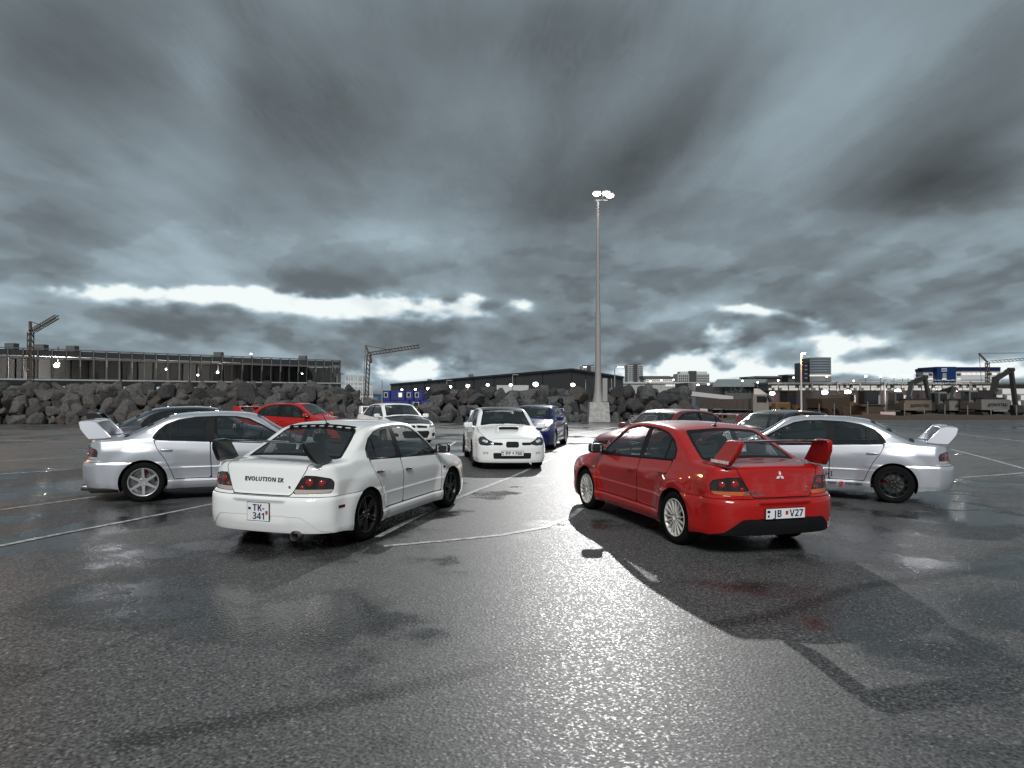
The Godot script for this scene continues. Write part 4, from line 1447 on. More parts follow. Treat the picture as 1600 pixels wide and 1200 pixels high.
func warm_lamp() -> void:
	# a sodium lamp left of the picture: its warm light lies on the left flanks of the cars
	var b := Vector3(-27.0, 0, -27.0)
	b.y = ground_y(b.x, 27.0)
	var o := thing("lamp_post", "sodium car park lamp on a grey pole, out of the picture to the left", "lamp post", b)
	var pole := MB.new()
	pole.lathe([Vector2(0.16, 0.0), Vector2(0.14, 1.0), Vector2(0.08, 9.0), Vector2(0.0, 9.05)], 12)
	part(pole, "pole", mat("galvanised_pole", Color(0.30, 0.29, 0.285), 0.6, 0.2), o)
	var hd := MB.new()
	hd.box(Vector3(0.5, 9.05, 0), Vector3(1.1, 0.14, 0.35), Transform3D(), 0.04)
	var head := part(hd, "lamp_head", mats["galvanised_pole"], o)
	var g := MB.new()
	g.blob(Vector3(0.65, 8.95, 0), Vector3(0.6, 0.16, 0.3), 0.8)
	part(g, "lamp_glass", glow("lamp_sodium", Color(1.0, 0.62, 0.25), 12.0), head)
	var l := OmniLight3D.new()
	l.name = "sodium_light"
	o.add_child(l)
	l.position = Vector3(0.65, 8.7, 0)
	l.light_color = Color(1.0, 0.70, 0.42)
	l.light_energy = 26.0
	l.light_size = 0.25
	l.omni_range = 120.0
	l.omni_attenuation = 2.0
	l.shadow_enabled = true

func tall_lamp() -> void:
	var d := 50.0
	var b := at_px(934.5, 658.4, d)
	b.y = ground_y(b.x, d)
	var o := thing("lamp_post", "tall steel car park lamp on a pale concrete block, lit", "lamp post", b)
	var plinth := MB.new()
	plinth.prism([Vector2(-0.78, 0), Vector2(0.78, 0), Vector2(0.68, 1.42), Vector2(-0.68, 1.42)], -0.75, 0.75)
	part(plinth, "plinth", grainy("plinth_concrete", Color(0.26, 0.26, 0.25), Color(0.48, 0.47, 0.45), 0.35, 0.9, 0.3, 0.03, 31), o)
	var pole := MB.new()
	pole.lathe([Vector2(0.42, 1.42), Vector2(0.40, 1.6), Vector2(0.27, 2.3), Vector2(0.22, 3.4), Vector2(0.19, 8.0), Vector2(0.15, 8.0), Vector2(0.10, 16.2), Vector2(0.0, 16.25)], 16)
	part(pole, "pole", mat("galvanised_pole", Color(0.30, 0.29, 0.285), 0.6, 0.2), o)
	var cabinet := MB.new()
	cabinet.box(Vector3(0.46, 2.3, 0.2), Vector3(0.35, 1.7, 0.35), Transform3D(), 0.02)
	part(cabinet, "switch_cabinet", mat("cabinet_grey", Color(0.3, 0.3, 0.29), 0.6), o)
	var arm := MB.new()
	arm.tube(Vector3(-0.25, 16.2, 0), Vector3(0.75, 16.2, 0), 0.06, 0.06, 8)
	for x in [-0.2, 0.3, 0.72]:
		arm.tube(Vector3(x, 16.2, 0), Vector3(x, 16.45, 0.75), 0.04, 0.04, 6)
	part(arm, "crossarm", mats["galvanised_pole"], o)
	for q in [[-0.18, 16.45, 0.9], [0.52, 16.5, 0.8], [0.75, 16.3, 0.95]]:
		var hd := MB.new()
		hd.blob(Vector3(q[0], q[1] + 0.09, q[2] - 0.02), Vector3(0.62, 0.2, 0.5), 0.7)
		var head := part(hd, "lamp_head", mats["galvanised_pole"], o)
		var g := MB.new()
		g.blob(Vector3(q[0], q[1] - 0.03, q[2] + 0.04), Vector3(0.56, 0.3, 0.46), 0.9)
		part(g, "lamp_glass", glow("lamp_white", Color(1.0, 0.97, 0.92), 9.0), head)
	# floodlights thrown across the lot
	var l := SpotLight3D.new()
	l.name = "lamp_light"
	o.add_child(l)
	l.position = Vector3(0.3, 16.15, 1.5)
	l.basis = Basis.looking_at((Vector3(-1.0, 0.0, -6.0) - (o.position + l.position)).normalized())
	l.spot_angle = 74.0
	l.spot_angle_attenuation = 1.0
	l.spot_range = 200.0
	l.spot_attenuation = 2.0
	l.light_color = Color(1.0, 0.995, 0.985)
	l.light_energy = LAMP_ENERGY
	l.light_size = 0.14
	l.shadow_enabled = true

const LAMP_ENERGY := 600.0

# ---------------------------------------------------------------- boulders
func boulder(sd: int) -> ArrayMesh:
	# an angular block: a ball cut by planes
	var r := RandomNumberGenerator.new()
	r.seed = sd
	var pl := []
	for i in 12:
		var v := Vector3(r.randfn(), r.randfn(), r.randfn()).normalized()
		pl.append([v, r.randf_range(0.55, 0.95)])
	var fl := FastNoiseLite.new()
	fl.seed = sd
	fl.frequency = 1.1
	var f := func(d: Vector3) -> Vector3:
		var k := 1.25
		for p in pl:
			var c: float = d.dot(p[0])
			if c > 0.05:
				k = minf(k, p[1] / c)
		return d * (k + 0.05 * fl.get_noise_3dv(d * 2.0))
	var mb := MB.new()
	var n := 8
	for ax in 3:
		for sg in [-1.0, 1.0]:
			for i in n:
				for j in n:
					var q := []
					for e in [[0, 0], [1, 0], [1, 1], [0, 1]]:
						var a := tan((-1.0 + 2.0 * (i + e[0]) / n) * PI / 4)
						var b := tan((-1.0 + 2.0 * (j + e[1]) / n) * PI / 4)
						var d := Vector3(sg, a, b) if ax == 0 else (Vector3(b, sg, a) if ax == 1 else Vector3(a, b, sg))
						q.append(f.call(d.normalized()))
					mb.outt(q[0], q[1], q[2], Vector3.ZERO)
					mb.outt(q[0], q[2], q[3], Vector3.ZERO)
	return mb.mesh()

func boulders() -> void:
	var shapes := []
	for i in 9:
		shapes.append(boulder(100 + i))
	var stone := [
		grainy("basalt_grey", Color(0.024, 0.024, 0.025), Color(0.12, 0.12, 0.118), 0.5, 0.9, 2.0, 0.03, 61, 5),
		grainy("basalt_dark", Color(0.014, 0.014, 0.015), Color(0.055, 0.055, 0.054), 0.5, 0.9, 2.0, 0.03, 62, 5),
		grainy("basalt_brown", Color(0.024, 0.02, 0.018), Color(0.09, 0.075, 0.066), 0.5, 0.9, 2.0, 0.03, 63, 5),
	]
	var soil := grainy("bank_soil", Color(0.03, 0.03, 0.029), Color(0.085, 0.082, 0.078), 0.6, 0.95, 2.0, 0.04, 64, 5)
	# [label, group, foot line as x/depth pairs, height, layers, mean size]
	var walls := [
		["rubble wall below the steel-framed building", "boulders of the wall below the steel frame", [[-37, 42.5], [-32, 43.5], [-20, 46.0], [-12.5, 49.0], [-10.2, 52.0]], 2.75, 5, 0.56],
		["low heap by the blue cabins", "boulders of the low heap by the blue cabins", [[-11.0, 47.5], [-8.5, 47.5], [-5.4, 47.0]], 0.95, 2, 0.5],
		["rubble wall behind the tall lamp", "boulders of the wall behind the tall lamp", [[-5.6, 47.0], [-2.0, 47.5], [3.0, 48.0], [6.5, 51.5], [11.0, 51.0], [15.0, 53.0]], 2.35, 4, 0.60],
	]
	for w in walls:
		var foot: Array = w[2]
		var bank := MB.new()
		for k in foot.size() - 1:
			var a := Vector2(foot[k][0], foot[k][1])
			var b := Vector2(foot[k + 1][0], foot[k + 1][1])
			var back := Vector2(b.y - a.y, -(b.x - a.x)).normalized()
			if back.y < 0:
				back = -back
			var len_ := (b - a).length()
			var h: float = w[3]
			var qa := [Vector3(a.x + back.x * 0.7, -0.35, -(a.y + back.y * 0.7)), Vector3(a.x + back.x * 2.6, h * 0.78, -(a.y + back.y * 2.6)), Vector3(a.x + back.x * 5.5, h * 0.5, -(a.y + back.y * 5.5)), Vector3(a.x + back.x * 9.0, -1.5, -(a.y + back.y * 9.0))]
			var qb := [Vector3(b.x + back.x * 0.7, -0.35, -(b.y + back.y * 0.7)), Vector3(b.x + back.x * 2.6, h * 0.78, -(b.y + back.y * 2.6)), Vector3(b.x + back.x * 5.5, h * 0.5, -(b.y + back.y * 5.5)), Vector3(b.x + back.x * 9.0, -1.5, -(b.y + back.y * 9.0))]
			for i in 3:
				bank.quad(qa[i], qb[i], qb[i + 1], qa[i + 1])
			for j in int(w[4]):
				var sz: float = w[5]
				var s := rng.randf_range(0.1, 0.5)
				while s < len_:
					var big := rng.randf()
					var r := sz * rng.randf_range(0.75, 1.15) * (1.32 if big > 0.88 else 1.0) * (1.0 if j > 0 else rng.randf_range(0.65, 1.1))
					var u := a.lerp(b, s / len_) + back * (0.3 + 0.62 * j + rng.randf_range(-0.18, 0.25))
					var top: float = h / (w[4] - 0.4)
					var y := ground_y(u.x, u.y) + r * 0.45 + j * top * 0.86 + rng.randf_range(-0.12, 0.12)
					var m: Material = stone[0] if rng.randf() < 0.58 else (stone[1] if rng.randf() < 0.88 else stone[2])
					if w[0].contains("steel") and u.x > -30 and rng.randf() < 0.08:
						m = stone[2]
					var tone := "grey" if m == stone[0] else ("dark" if m == stone[1] else "brownish")
					var row := "bottom row" if j == 0 else ("top row" if j == int(w[4]) - 1 else "middle rows")
					var o := solo(shapes[rng.randi() % 9], "boulder", m, "%s%s boulder in the %s of the %s" % ["large " if big > 0.88 else "", tone, row, w[0]], "boulder", Vector3(u.x, y, -u.y), w[1])
					o.basis = Basis.from_euler(Vector3(rng.randf() * TAU, rng.randf() * TAU, rng.randf() * TAU)).scaled(Vector3.ONE) * Basis.from_scale(Vector3(r * rng.randf_range(0.95, 1.35), r * rng.randf_range(0.7, 1.0), r))
					s += r * rng.randf_range(1.35, 1.75)
		struct(bank, "rubble_bank", soil)

# ---------------------------------------------------------------- left: a hall of bare steel, cranes
func far_left() -> void:
	var P0 := Vector3(-84.0, 0, -101.0)
	var P1 := Vector3(-37.2, 0, -148.0)
	var o := thing("steel_frame_building", "long unfinished hall of dark steel posts with a flat parapet roof, above the left boulders", "building", (P0 + P1) * 0.5)
	var A := P0 - o.position
	var Bq := P1 - o.position
	var t := (Bq - A).normalized()
	var nrm := Vector3(t.z, 0, -t.x)
	if nrm.z > 0:
		nrm = -nrm
	var steel := mat("dark_steel", Color(0.03, 0.03, 0.032), 0.5, 0.3)
	var pale := mat("pale_steel", Color(0.15, 0.15, 0.148), 0.5, 0.2)
	var N := 34
	for i in N + 1:
		var p := A.lerp(Bq, float(i) / N)
		var c := MB.new()
		c.box(p + Vector3(0, 3.4, 0), Vector3(0.22, 11.0, 0.22), Transform3D())
		part(c, "column", steel, o)
		var br := MB.new()
		var dn := 1.6 if i % 2 == 0 else 2.6
		br.box(p - nrm * 0.3 + Vector3(0, 8.95 - dn * 0.5, 0), Vector3(0.13, dn, 0.13), Transform3D())
		part(br, "bracket", pale, o)
	for q in [[9.02, 0.16, 0.34, "parapet_rail", pale], [8.35, 0.9, 0.06, "parapet_panel", mat("parapet_panel_grey", Color(0.05, 0.05, 0.052), 0.6)], [7.62, 0.30, 0.30, "roof_beam", pale], [4.1, 0.22, 0.4, "floor_edge", mat("slab_edge", Color(0.42, 0.42, 0.41), 0.8)], [3.6, 0.7, 0.5, "floor_beam", steel]]:
		var m := MB.new()
		m.bar(A - nrm * 0.18 + Vector3(0, q[0], 0), Bq - nrm * 0.18 + Vector3(0, q[0], 0), q[2], q[1])
		part(m, q[3], q[4], o)
	var slabs := MB.new()
	for y in [8.0, 3.3]:
		slabs.quad(A + Vector3(0, y, 0), Bq + Vector3(0, y, 0), Bq + nrm * 22 + Vector3(0, y, 0), A + nrm * 22 + Vector3(0, y, 0))
	part(slabs, "floor_slab", mat("hall_concrete", Color(0.2, 0.2, 0.195), 0.9), o)
	# back wall of grey panels
	var pm := [mat("hall_panel_a", Color(0.062, 0.062, 0.062), 0.85), mat("hall_panel_b", Color(0.05, 0.05, 0.05), 0.85), mat("hall_panel_c", Color(0.08, 0.08, 0.079), 0.85)]
	var backing := MB.new()
	backing.bar(A.lerp(Bq, -0.1) + nrm * 14.6 + Vector3(0, 5.6, 0), A.lerp(Bq, 1.12) + nrm * 14.6 + Vector3(0, 5.6, 0), 0.25, 4.75)
	part(backing, "back_wall", pm[1], o)
	for i in 27:
		var a := A.lerp(Bq, i / 24.0 + 0.002) + nrm * 14
		var b := A.lerp(Bq, (i + 1) / 24.0 - 0.002) + nrm * 14
		var m := MB.new()
		m.bar(a + Vector3(0, 5.6, 0), b + Vector3(0, 5.6, 0), 0.25, 4.7)
		part(m, "wall_panel", pm[(i * 7) % 3], o)
		if i % 2 == 0:
			var dr := MB.new()
			dr.bar(a.lerp(b, 0.3) - nrm * 0.2 + Vector3(0, 4.7, 0), a.lerp(b, 0.6) - nrm * 0.2 + Vector3(0, 4.7, 0), 0.2, 2.2)
			part(dr, "doorway", steel, o)
	# end wall: upright white strips
	for i in 7:
		var p := Bq + nrm * (1.0 + i * 1.7)
		var m := MB.new()
		m.box(p + Vector3(0, 5.7, 0), Vector3(0.4, 3.9, 0.4), Transform3D())
		part(m, "end_post", pale, o)
	# rooftop plant
	for q in [0.13, 0.19, 0.255, 0.62, 0.885]:
		var m := MB.new()
		m.box(A.lerp(Bq, q) + nrm * 2 + Vector3(0, 9.3, 0), Vector3(1.5, 1.1, 1.3), Transform3D(), 0.06)
		part(m, "rooftop_plant", mat("plant_grey", Color(0.12, 0.12, 0.12), 0.6), o)
	# site lamps
	for q in [[88, 571, 0.55, 900.0], [89, 556, 0.3, 0.0], [260, 577, 0.28, 160.0], [309, 586, 0.25, 0.0], [340, 582, 0.28, 220.0], [472, 584, 0.2, 0.0], [392, 553, 0.22, 0.0]]:
		var k: float = (q[0] - 0.0) / 531.0
		var dep := lerpf(108, 152, k) if q[1] > 554 else lerpf(99, 145, k)
		var p := at_px(q[0], q[1], dep)
		var lm := thing("site_lamp", "lit floodlight %s in the steel hall" % {88: "glaring brightest at the left end", 89: "small, just above the glaring one", 260: "at mid height left of the middle", 309: "lower of the close pair", 340: "higher of the close pair", 472: "dim, near the right end", 392: "on the parapet roof"}[q[0]], "lamp", p, 0.0, "floodlights in the steel hall")
		var hd := MB.new()
		hd.box(Vector3(0, q[2] * 0.3, -q[2] * 0.6), Vector3(q[2] * 1.6, q[2] * 1.2, q[2] * 0.4), Transform3D(), 0.03)
		hd.bar(Vector3(0, 0, -q[2] * 0.7), Vector3(0, 1.6 if q[1] > 554 else -1.2, -q[2] * 0.7), 0.1, 0.1)
		part(hd, "housing", steel, lm)
		var g := MB.new()
		g.blob(Vector3.ZERO, Vector3(q[2] * 1.5, q[2] * 1.2, q[2] * 0.6), 0.8)
		part(g, "lamp_glass", glow("lamp_white", Color(1.0, 0.97, 0.92), 9.0), lm)
		if q[3] > 0.0:
			var l := OmniLight3D.new()
			l.name = "floodlight"
			lm.add_child(l)
			l.position = Vector3(0, 0, q[2] * 0.7 + 0.3)
			l.light_color = Color(1.0, 0.98, 0.95)
			l.light_energy = q[3] * 0.08
			l.light_size = 0.3
			l.omni_range = 60
			l.omni_attenuation = 2.0
			l.shadow_enabled = true
	# the bare white frame beyond
	var fr := thing("white_steel_frame", "small bare white steel frame right of the unfinished hall", "steel frame", at_px(545, 632, 150))
	var base := fr.position
	for q in [[532, 583], [540, 583], [548, 584], [555, 584], [559, 585], [563, 602], [567, 602], [570, 603]]:
		for back in [0.0, 5.0]:
			var m := MB.new()
			var top := at_px(q[0], q[1], 150) - base
			m.box(Vector3(top.x + back * 0.12, (top.y - 0.3) * 0.5, -back), Vector3(0.22, top.y + 0.3, 0.22), Transform3D())
			part(m, "post", mat("white_frame", Color(0.55, 0.56, 0.55), 0.5), fr)
	for q in [[532, 559, 584], [532, 559, 596], [532, 570, 603], [532, 572, 619]]:
		for back in [0.0, 5.0]:
			var m := MB.new()
			m.bar(at_px(q[0], q[2], 150) - base + Vector3(0, 0, -back), at_px(q[1], q[2] + 0.6, 150) - base + Vector3(back * 0.12, 0, -back), 0.25, 0.35)
			part(m, "beam", mats["white_frame"], fr)
	crane("tower crane with raised jib above the left hall", 100.0, Vector2(48, 600), Vector2(47, 519), Vector2(46, 502), Vector2(88, 495), Vector2(64, 508), -1.0)
	crane("tower crane with long level jib between the steel hall and the dark warehouse", 118.0, Vector2(571, 632), Vector2(576, 553), Vector2(571, 539.5), Vector2(655, 541), Vector2(610, 547), 580.0)
	crane("tower crane rising over the blue and white store at the right edge", 150.0, Vector2(1543, 600), Vector2(1543, 566), Vector2(1530, 552), Vector2(1640, 558), Vector2(1640, 551), -1.0)

func lattice(mb: MB, a: Vector3, b: Vector3, w: float, n: int) -> void:
	var z := (b - a).normalized()
	var x := Vector3.UP.cross(z)
	if x.length() < 0.2:
		x = Vector3.RIGHT
	x = x.normalized()
	var y := z.cross(x).normalized()
	var th := w * 0.2
	for i in 4:
		var o := (x * (1 if i & 1 else -1) + y * (1 if i & 2 else -1)) * w * 0.5
		mb.bar(a + o, b + o, th, th)
	for i in n:
		var p := a.lerp(b, float(i) / n)
		var q := a.lerp(b, float(i + 1) / n)
		for s in [-1, 1]:
			mb.bar(p + (x + y * s) * w * 0.5, q + (-x + y * s) * w * 0.5, th * 0.6, th * 0.6)
			mb.bar(p + (x * s + y) * w * 0.5, q + (x * s - y) * w * 0.5, th * 0.6, th * 0.6)

func crane(label: String, d: float, foot: Vector2, top: Vector2, apex: Vector2, tip: Vector2, tie: Vector2, hook: float) -> void:
	var f := at_px(foot.x, foot.y, d)
	f.y = minf(f.y, ground_y(f.x, d))
	var o := thing("tower_crane", label, "crane", f)
	var m := mat("crane_steel", Color(0.10, 0.075, 0.06), 0.6, 0.2)
	var T := at_px(top.x, top.y, d) - f
	var mast := MB.new()
	lattice(mast, Vector3.ZERO, T, 0.55, 14)
	part(mast, "mast", m, o)
	var jib := MB.new()
	var E := at_px(tip.x, tip.y, d - 3.0) - f
	lattice(jib, T, E, 0.5, 16)
	part(jib, "jib", m, o)
	var ap := MB.new()
	var X := at_px(apex.x, apex.y, d) - f
	ap.bar(T, X, 0.3, 0.3)
	part(ap, "apex_strut", m, o)
	var rope := MB.new()
	rope.tube(X, at_px(tie.x, tie.y, d - 1.0) - f, 0.06, 0.06, 5)
	rope.tube(X, Vector3(X.x * 0.2 + T.x * 0.0 - 0.5, 0.5, 0), 0.05, 0.05, 5)
	part(rope, "tie_ropes", m, o)
	if hook > 0:
		var hk := MB.new()
		var h := at_px(hook, 559, d) - f
		hk.tube(h + Vector3(0, 1.0, 0), h, 0.05, 0.05, 5)
		hk.box(h - Vector3(0, 0.5, 0), Vector3(0.3, 0.9, 0.3), Transform3D(), 0.05)
		part(hk, "hook", m, o)

# ---------------------------------------------------------------- middle: cabins, the dark warehouse
func middle() -> void:
	var blue := grainy("cabin_blue", Color(0.012, 0.018, 0.12), Color(0.025, 0.035, 0.22), 0.4, 0.5, 0.0, 0.02, 71)
	var white := mat("cabin_white", Color(0.5, 0.5, 0.48), 0.6)
	# [x0, x1, y0, y1, window x, window colour, label]
	var cabins := [
		[618.0, 640, 625.8, 640, 0, 0, "blue site cabin in the lower row, second from the left"], [640.3, 656, 625.8, 640, 648, 0, "blue site cabin in the lower row with a pale door"], [656.3, 674, 625.8, 640, 652, 0, "blue site cabin at the right end of the lower row"], [597, 617.7, 625.8, 640, 0, 0, "blue site cabin at the left end of the lower row"],
		[598.5, 609.8, 610.2, 625.5, 603, 0, "narrow blue cabin at the left end of the upper row"], [610.0, 633, 610.2, 625.5, 625.5, 1, "blue upper cabin with a lit yellow window"], [633.2, 646.5, 610.2, 625.5, 638.7, 0, "blue upper cabin with a dark framed window, second from the right"], [646.8, 661.3, 610.2, 625.5, 651.5, 0, "blue upper cabin at the right end of the row"],
	]
	for c in cabins:
		var d := 118.0
		var p := at_px((c[0] + c[1]) * 0.5, c[3], d)
		var o := thing("site_cabin", c[6], "cabin", p, 0.0, "blue site cabins")
		var s := d / 1070.0
		var w: float = (c[1] - c[0]) * s
		var h: float = (c[3] - c[2]) * s
		var b := MB.new()
		b.box(Vector3(0, h * 0.5, -3), Vector3(w, h, 6), Transform3D(), 0.04)
		part(b, "cabin_shell", blue, o)
		for k in [-1, 1]:
			var e := MB.new()
			e.box(Vector3(k * (w * 0.5 - 0.06), h * 0.5, 0.02), Vector3(0.1, h, 0.1), Transform3D())
			part(e, "corner_post", mat("cabin_edge", Color(0.01, 0.012, 0.06), 0.5), o)
		if c[4] > 0:
			var wx: float = (c[4] - (c[0] + c[1]) * 0.5) * s
			var fr := MB.new()
			fr.box(Vector3(wx, h * 0.55, 0.03), Vector3(0.68, 0.86, 0.06), Transform3D())
			var wf := part(fr, "window", white, o)
			var gl := MB.new()
			gl.box(Vector3(wx, h * 0.55, 0.07), Vector3(0.46, 0.62, 0.03), Transform3D())
			part(gl, "window_pane", glow("lit_window_yellow", Color(1.0, 0.85, 0.45), 0.75) if c[5] == 1 else mat("dark_window", Color(0.02, 0.025, 0.03), 0.1), wf)
	# grey crate and light blue tarpaulin beside them
	var gb := MB.new()
	slab(gb, 590, 618.5, 598, 626, 125, 3, 0.05)
	solo(gb, "tarpaulin_box", mat("tarp_blue", Color(0.03, 0.16, 0.35), 0.6), "small light blue box left of the upper blue cabins", "box")
	gb = MB.new()
	slab(gb, 571, 625, 596.5, 640, 121, 4, 0.05)
	solo(gb, "grey_container", mat("container_grey", Color(0.09, 0.09, 0.10), 0.6), "dark grey container left of the lower blue cabins", "container")
	# warehouse
	var L := at_px(610, 601, 262)
	var C := at_px(893, 577.8, 156)
	var R := at_px(974, 590.3, 176)
	var o := thing("warehouse", "long low dark grey warehouse with shallow pitched roof behind the boulders", "building", Vector3(C.x, -2, C.z))
	var wall := [grainy("warehouse_wall", Color(0.034, 0.035, 0.036), Color(0.055, 0.056, 0.057), 0.1, 0.6, 0.0, 0.02, 81), mat("warehouse_wall_b", Color(0.052, 0.053, 0.055), 0.55)]
	var org := o.position
	var cuts := [610.0, 625, 643, 663.4, 686, 711, 740, 772, 805, 848, 893]
	var dir := C - L
	for i in cuts.size() - 1:
		var q := []
		for px in [cuts[i] + 0.5, cuts[i + 1] - 0.5]:
			# where this sight line meets the wall
			var k: float = (px - 800.0) / 1070.0
			var tt: float = (k * -L.z - L.x) / (dir.x + k * dir.z)
			q.append(L + dir * tt)
		var m := MB.new()
		var dn: Vector3 = Vector3(q[1].z - q[0].z, 0, -(q[1].x - q[0].x)).normalized() * 0.4
		for f in [0.0, 1.0]:
			pass
		var a0: Vector3 = q[0] - org
		var a1: Vector3 = q[1] - org
		m.quad(Vector3(a0.x, 0, a0.z), Vector3(a1.x, 0, a1.z), a1, a0)
		m.quad(Vector3(a0.x, 0, a0.z) + dn, a0 + dn, a1 + dn, Vector3(a1.x, 0, a1.z) + dn)
		m.quad(a0, a1, a1 + dn, a0 + dn)
		m.quad(Vector3(a0.x, 0, a0.z), a0, a0 + dn, Vector3(a0.x, 0, a0.z) + dn)
		part(m, "wall_panel", wall[i % 2], o)
	for i in 4:
		var a := C.lerp(R, i / 4.0 + 0.004) - org
		var b := C.lerp(R, (i + 1) / 4.0 - 0.004) - org
		var m := MB.new()
		m.quad(Vector3(a.x, 0, a.z), Vector3(b.x, 0, b.z), b, a)
		m.quad(a, b, b + Vector3(-1, 0, -1), a + Vector3(-1, 0, -1))
		part(m, "wall_panel", wall[(i + 1) % 2], o)
	var rf := MB.new()
	var K := Vector3(L.x + R.x - C.x, (L.y + R.y) * 0.5, L.z + R.z - C.z)
	rf.quad(L - org + Vector3(0, -0.02, 0), C - org + Vector3(0, -0.02, 0), R - org + Vector3(0, -0.02, 0), K - org)
	part(rf, "roof", mat("warehouse_roof", Color(0.05, 0.05, 0.052), 0.7), o)
	var eav := MB.new()
	eav.bar(L - org + Vector3(0, 0.1, 0.3), C - org + Vector3(0, 0.1, 0.3), 0.5, 0.45)
	eav.bar(C - org + Vector3(0, 0.1, 0.3), R - org + Vector3(0, 0.1, 0.3), 0.5, 0.45)
	part(eav, "eaves", mat("dark_steel", Color(0.03, 0.03, 0.032), 0.5, 0.3), o)
	for q in [[671, 595.5, 240.0], [736, 588.5, 205.0]]:
		var m := MB.new()
		m.box(at_px(q[0], q[1], q[2]) - org, Vector3(1.4, 1.4, 1.4), Transform3D(), 0.05)
		part(m, "roof_vent", mat("plant_grey", Color(0.12, 0.12, 0.12), 0.6), o)
	for q in [[776, 826, 602, 612, 150.0, "low white annex in front of the dark warehouse, left of the tall lamp"], [958, 975, 606, 616, 150.0, "low white annex at the right end of the dark warehouse"]]:
		var m := MB.new()
		slab(m, q[0], q[2], q[1], q[3] + 18, q[4], 6, 0.05)
		solo(m, "annex", mat("annex_white", Color(0.45, 0.45, 0.45), 0.7), q[5], "building")
	# lamps along it: [x, y, size, depth, label, light]
	var lamps := [
		[628, 609, 0.30, 150.0, "dim wall lamp over the upper cabins, left"], [649, 608.5, 0.32, 150.0, "dim wall lamp over the upper cabins, right"], [669, 607.5, 0.5, 145.0, "wall lamp right of the blue cabins, throwing a streak"], [703, 604.5, 0.5, 140.0, "wall lamp left of the big centre boulders"],
		[731, 602.8, 0.5, 138.0, "wall lamp above the white car with the scoop"], [762, 601.5, 0.42, 136.0, "wall lamp low over the largest boulder"], [798, 601.5, 0.42, 140.0, "wall lamp at the left edge of the white annex"], [837, 600.5, 0.75, 135.0, "bright flaring lamp in the middle of the warehouse wall"], [895, 601.5, 0.6, 135.0, "bright lamp left of the tall post, under the roof ridge"],
		[1010.5, 608.5, 0.55, 100.0, "bright double lamp above the right boulders"],
	]
	for q in lamps:
		var lm := thing("wall_lamp", q[4], "lamp", at_px(q[0], q[1], q[3]), 0.0, "lamps along the warehouse")
		var g := MB.new()
		g.blob(Vector3.ZERO, Vector3(q[2] * (1.4 if q[0] < 1000 else 2.6), q[2], q[2]), 0.9)
		part(g, "lamp_glass", glow("lamp_white", Color(1.0, 0.97, 0.92), 9.0), lm)
		var hd := MB.new()
		hd.box(Vector3(0, q[2] * 0.5, -0.1), Vector3(q[2] * 1.2, 0.12, 0.3), Transform3D())
		hd.bar(Vector3(0, 0, -0.3), Vector3(0, -5.5, -0.3), 0.12, 0.12)
		part(hd, "post", mat("galvanised_pole", Color(0.30, 0.29, 0.285), 0.6, 0.2), lm)
	for q in [[801, 586, 620, 120.0, 1.0, "slim unlit street lamp before the white annex"], [698, 595, 622, 130.0, 1.0, "slim street lamp with a bent head before the long warehouse wall"], [960.5, 573, 625, 100.0, 1.4, "slim street lamp between the dark warehouse and the far tower block"], [597, 594, 640, 110.0, 0.0, "thin bare mast left of the blue cabins"], [909, 573, 590, 190.0, 1.5, "roof lamp by the ridge of the dark warehouse"]]:
		var top := at_px(q[0], q[1], q[3])
		var ft := Vector3(top.x, -1.9, top.z)
		var s := thing("street_lamp", q[5], "street lamp" if q[4] > 0 else "mast", ft)
		var m := MB.new()
		m.tube(Vector3.ZERO, top - ft, 0.11, 0.07, 8)
		part(m, "pole", mats["galvanised_pole"], s)
		if q[4] > 0:
			m = MB.new()
			m.box(top - ft + Vector3(q[4] * 0.5, 0.05, 0), Vector3(q[4], 0.14, 0.3), Transform3D(), 0.03)
			var hd := part(m, "lamp_head", mats["galvanised_pole"], s)
			if q[0] > 900:
				var g := MB.new()
				g.box(top - ft + Vector3(q[4] * 0.6, -0.06, 0.05), Vector3(q[4] * 0.6, 0.1, 0.3), Transform3D(), 0.02)
				part(g, "lamp_glass", glow("lamp_soft", Color(1.0, 0.93, 0.85), 3.0), hd)

# ---------------------------------------------------------------- the town on the skyline
func windows_grid(parent: Node3D, x0: float, y0: float, x1: float, y1: float, d: float, nx: int, ny: int, fx: float, fy: float, m: Material, org: Vector3) -> void:
	var mb := MB.new()
	for i in nx:
		for j in ny:
			var cx := x0 + (x1 - x0) * (i + 0.5) / nx
			var cy := y0 + (y1 - y0) * (j + 0.5) / ny
			var hw := (x1 - x0) / nx * fx * 0.5
			var hh := (y1 - y0) / ny * fy * 0.5
			var a := at_px(cx - hw, cy - hh, d) - org
			var b := at_px(cx + hw, cy + hh, d) - org
			mb.box((a + b) * 0.5 + Vector3(0, 0, -0.05), Vector3(b.x - a.x, a.y - b.y, 0.4), Transform3D())
	var o := part(mb, "window_rows", m, parent)
	o.set_meta("kind", "stuff")

func block(called: String, label: String, x0: float, y0: float, x1: float, y1: float, d: float, thick: float, m: Material) -> Node3D:
	var p := at_px((x0 + x1) * 0.5, y1, d)
	var o := thing(called, label, "building", p)
	var mb := MB.new()
	var a := at_px(x0, y0, d) - p
	var b := at_px(x1, y1, d) - p
	mb.box(Vector3((a.x + b.x) * 0.5, (a.y + b.y) * 0.5 - 2.0, -thick * 0.5), Vector3(b.x - a.x, a.y - b.y + 4.0, thick), Transform3D())
	part(mb, "walls", m, o)
	return o

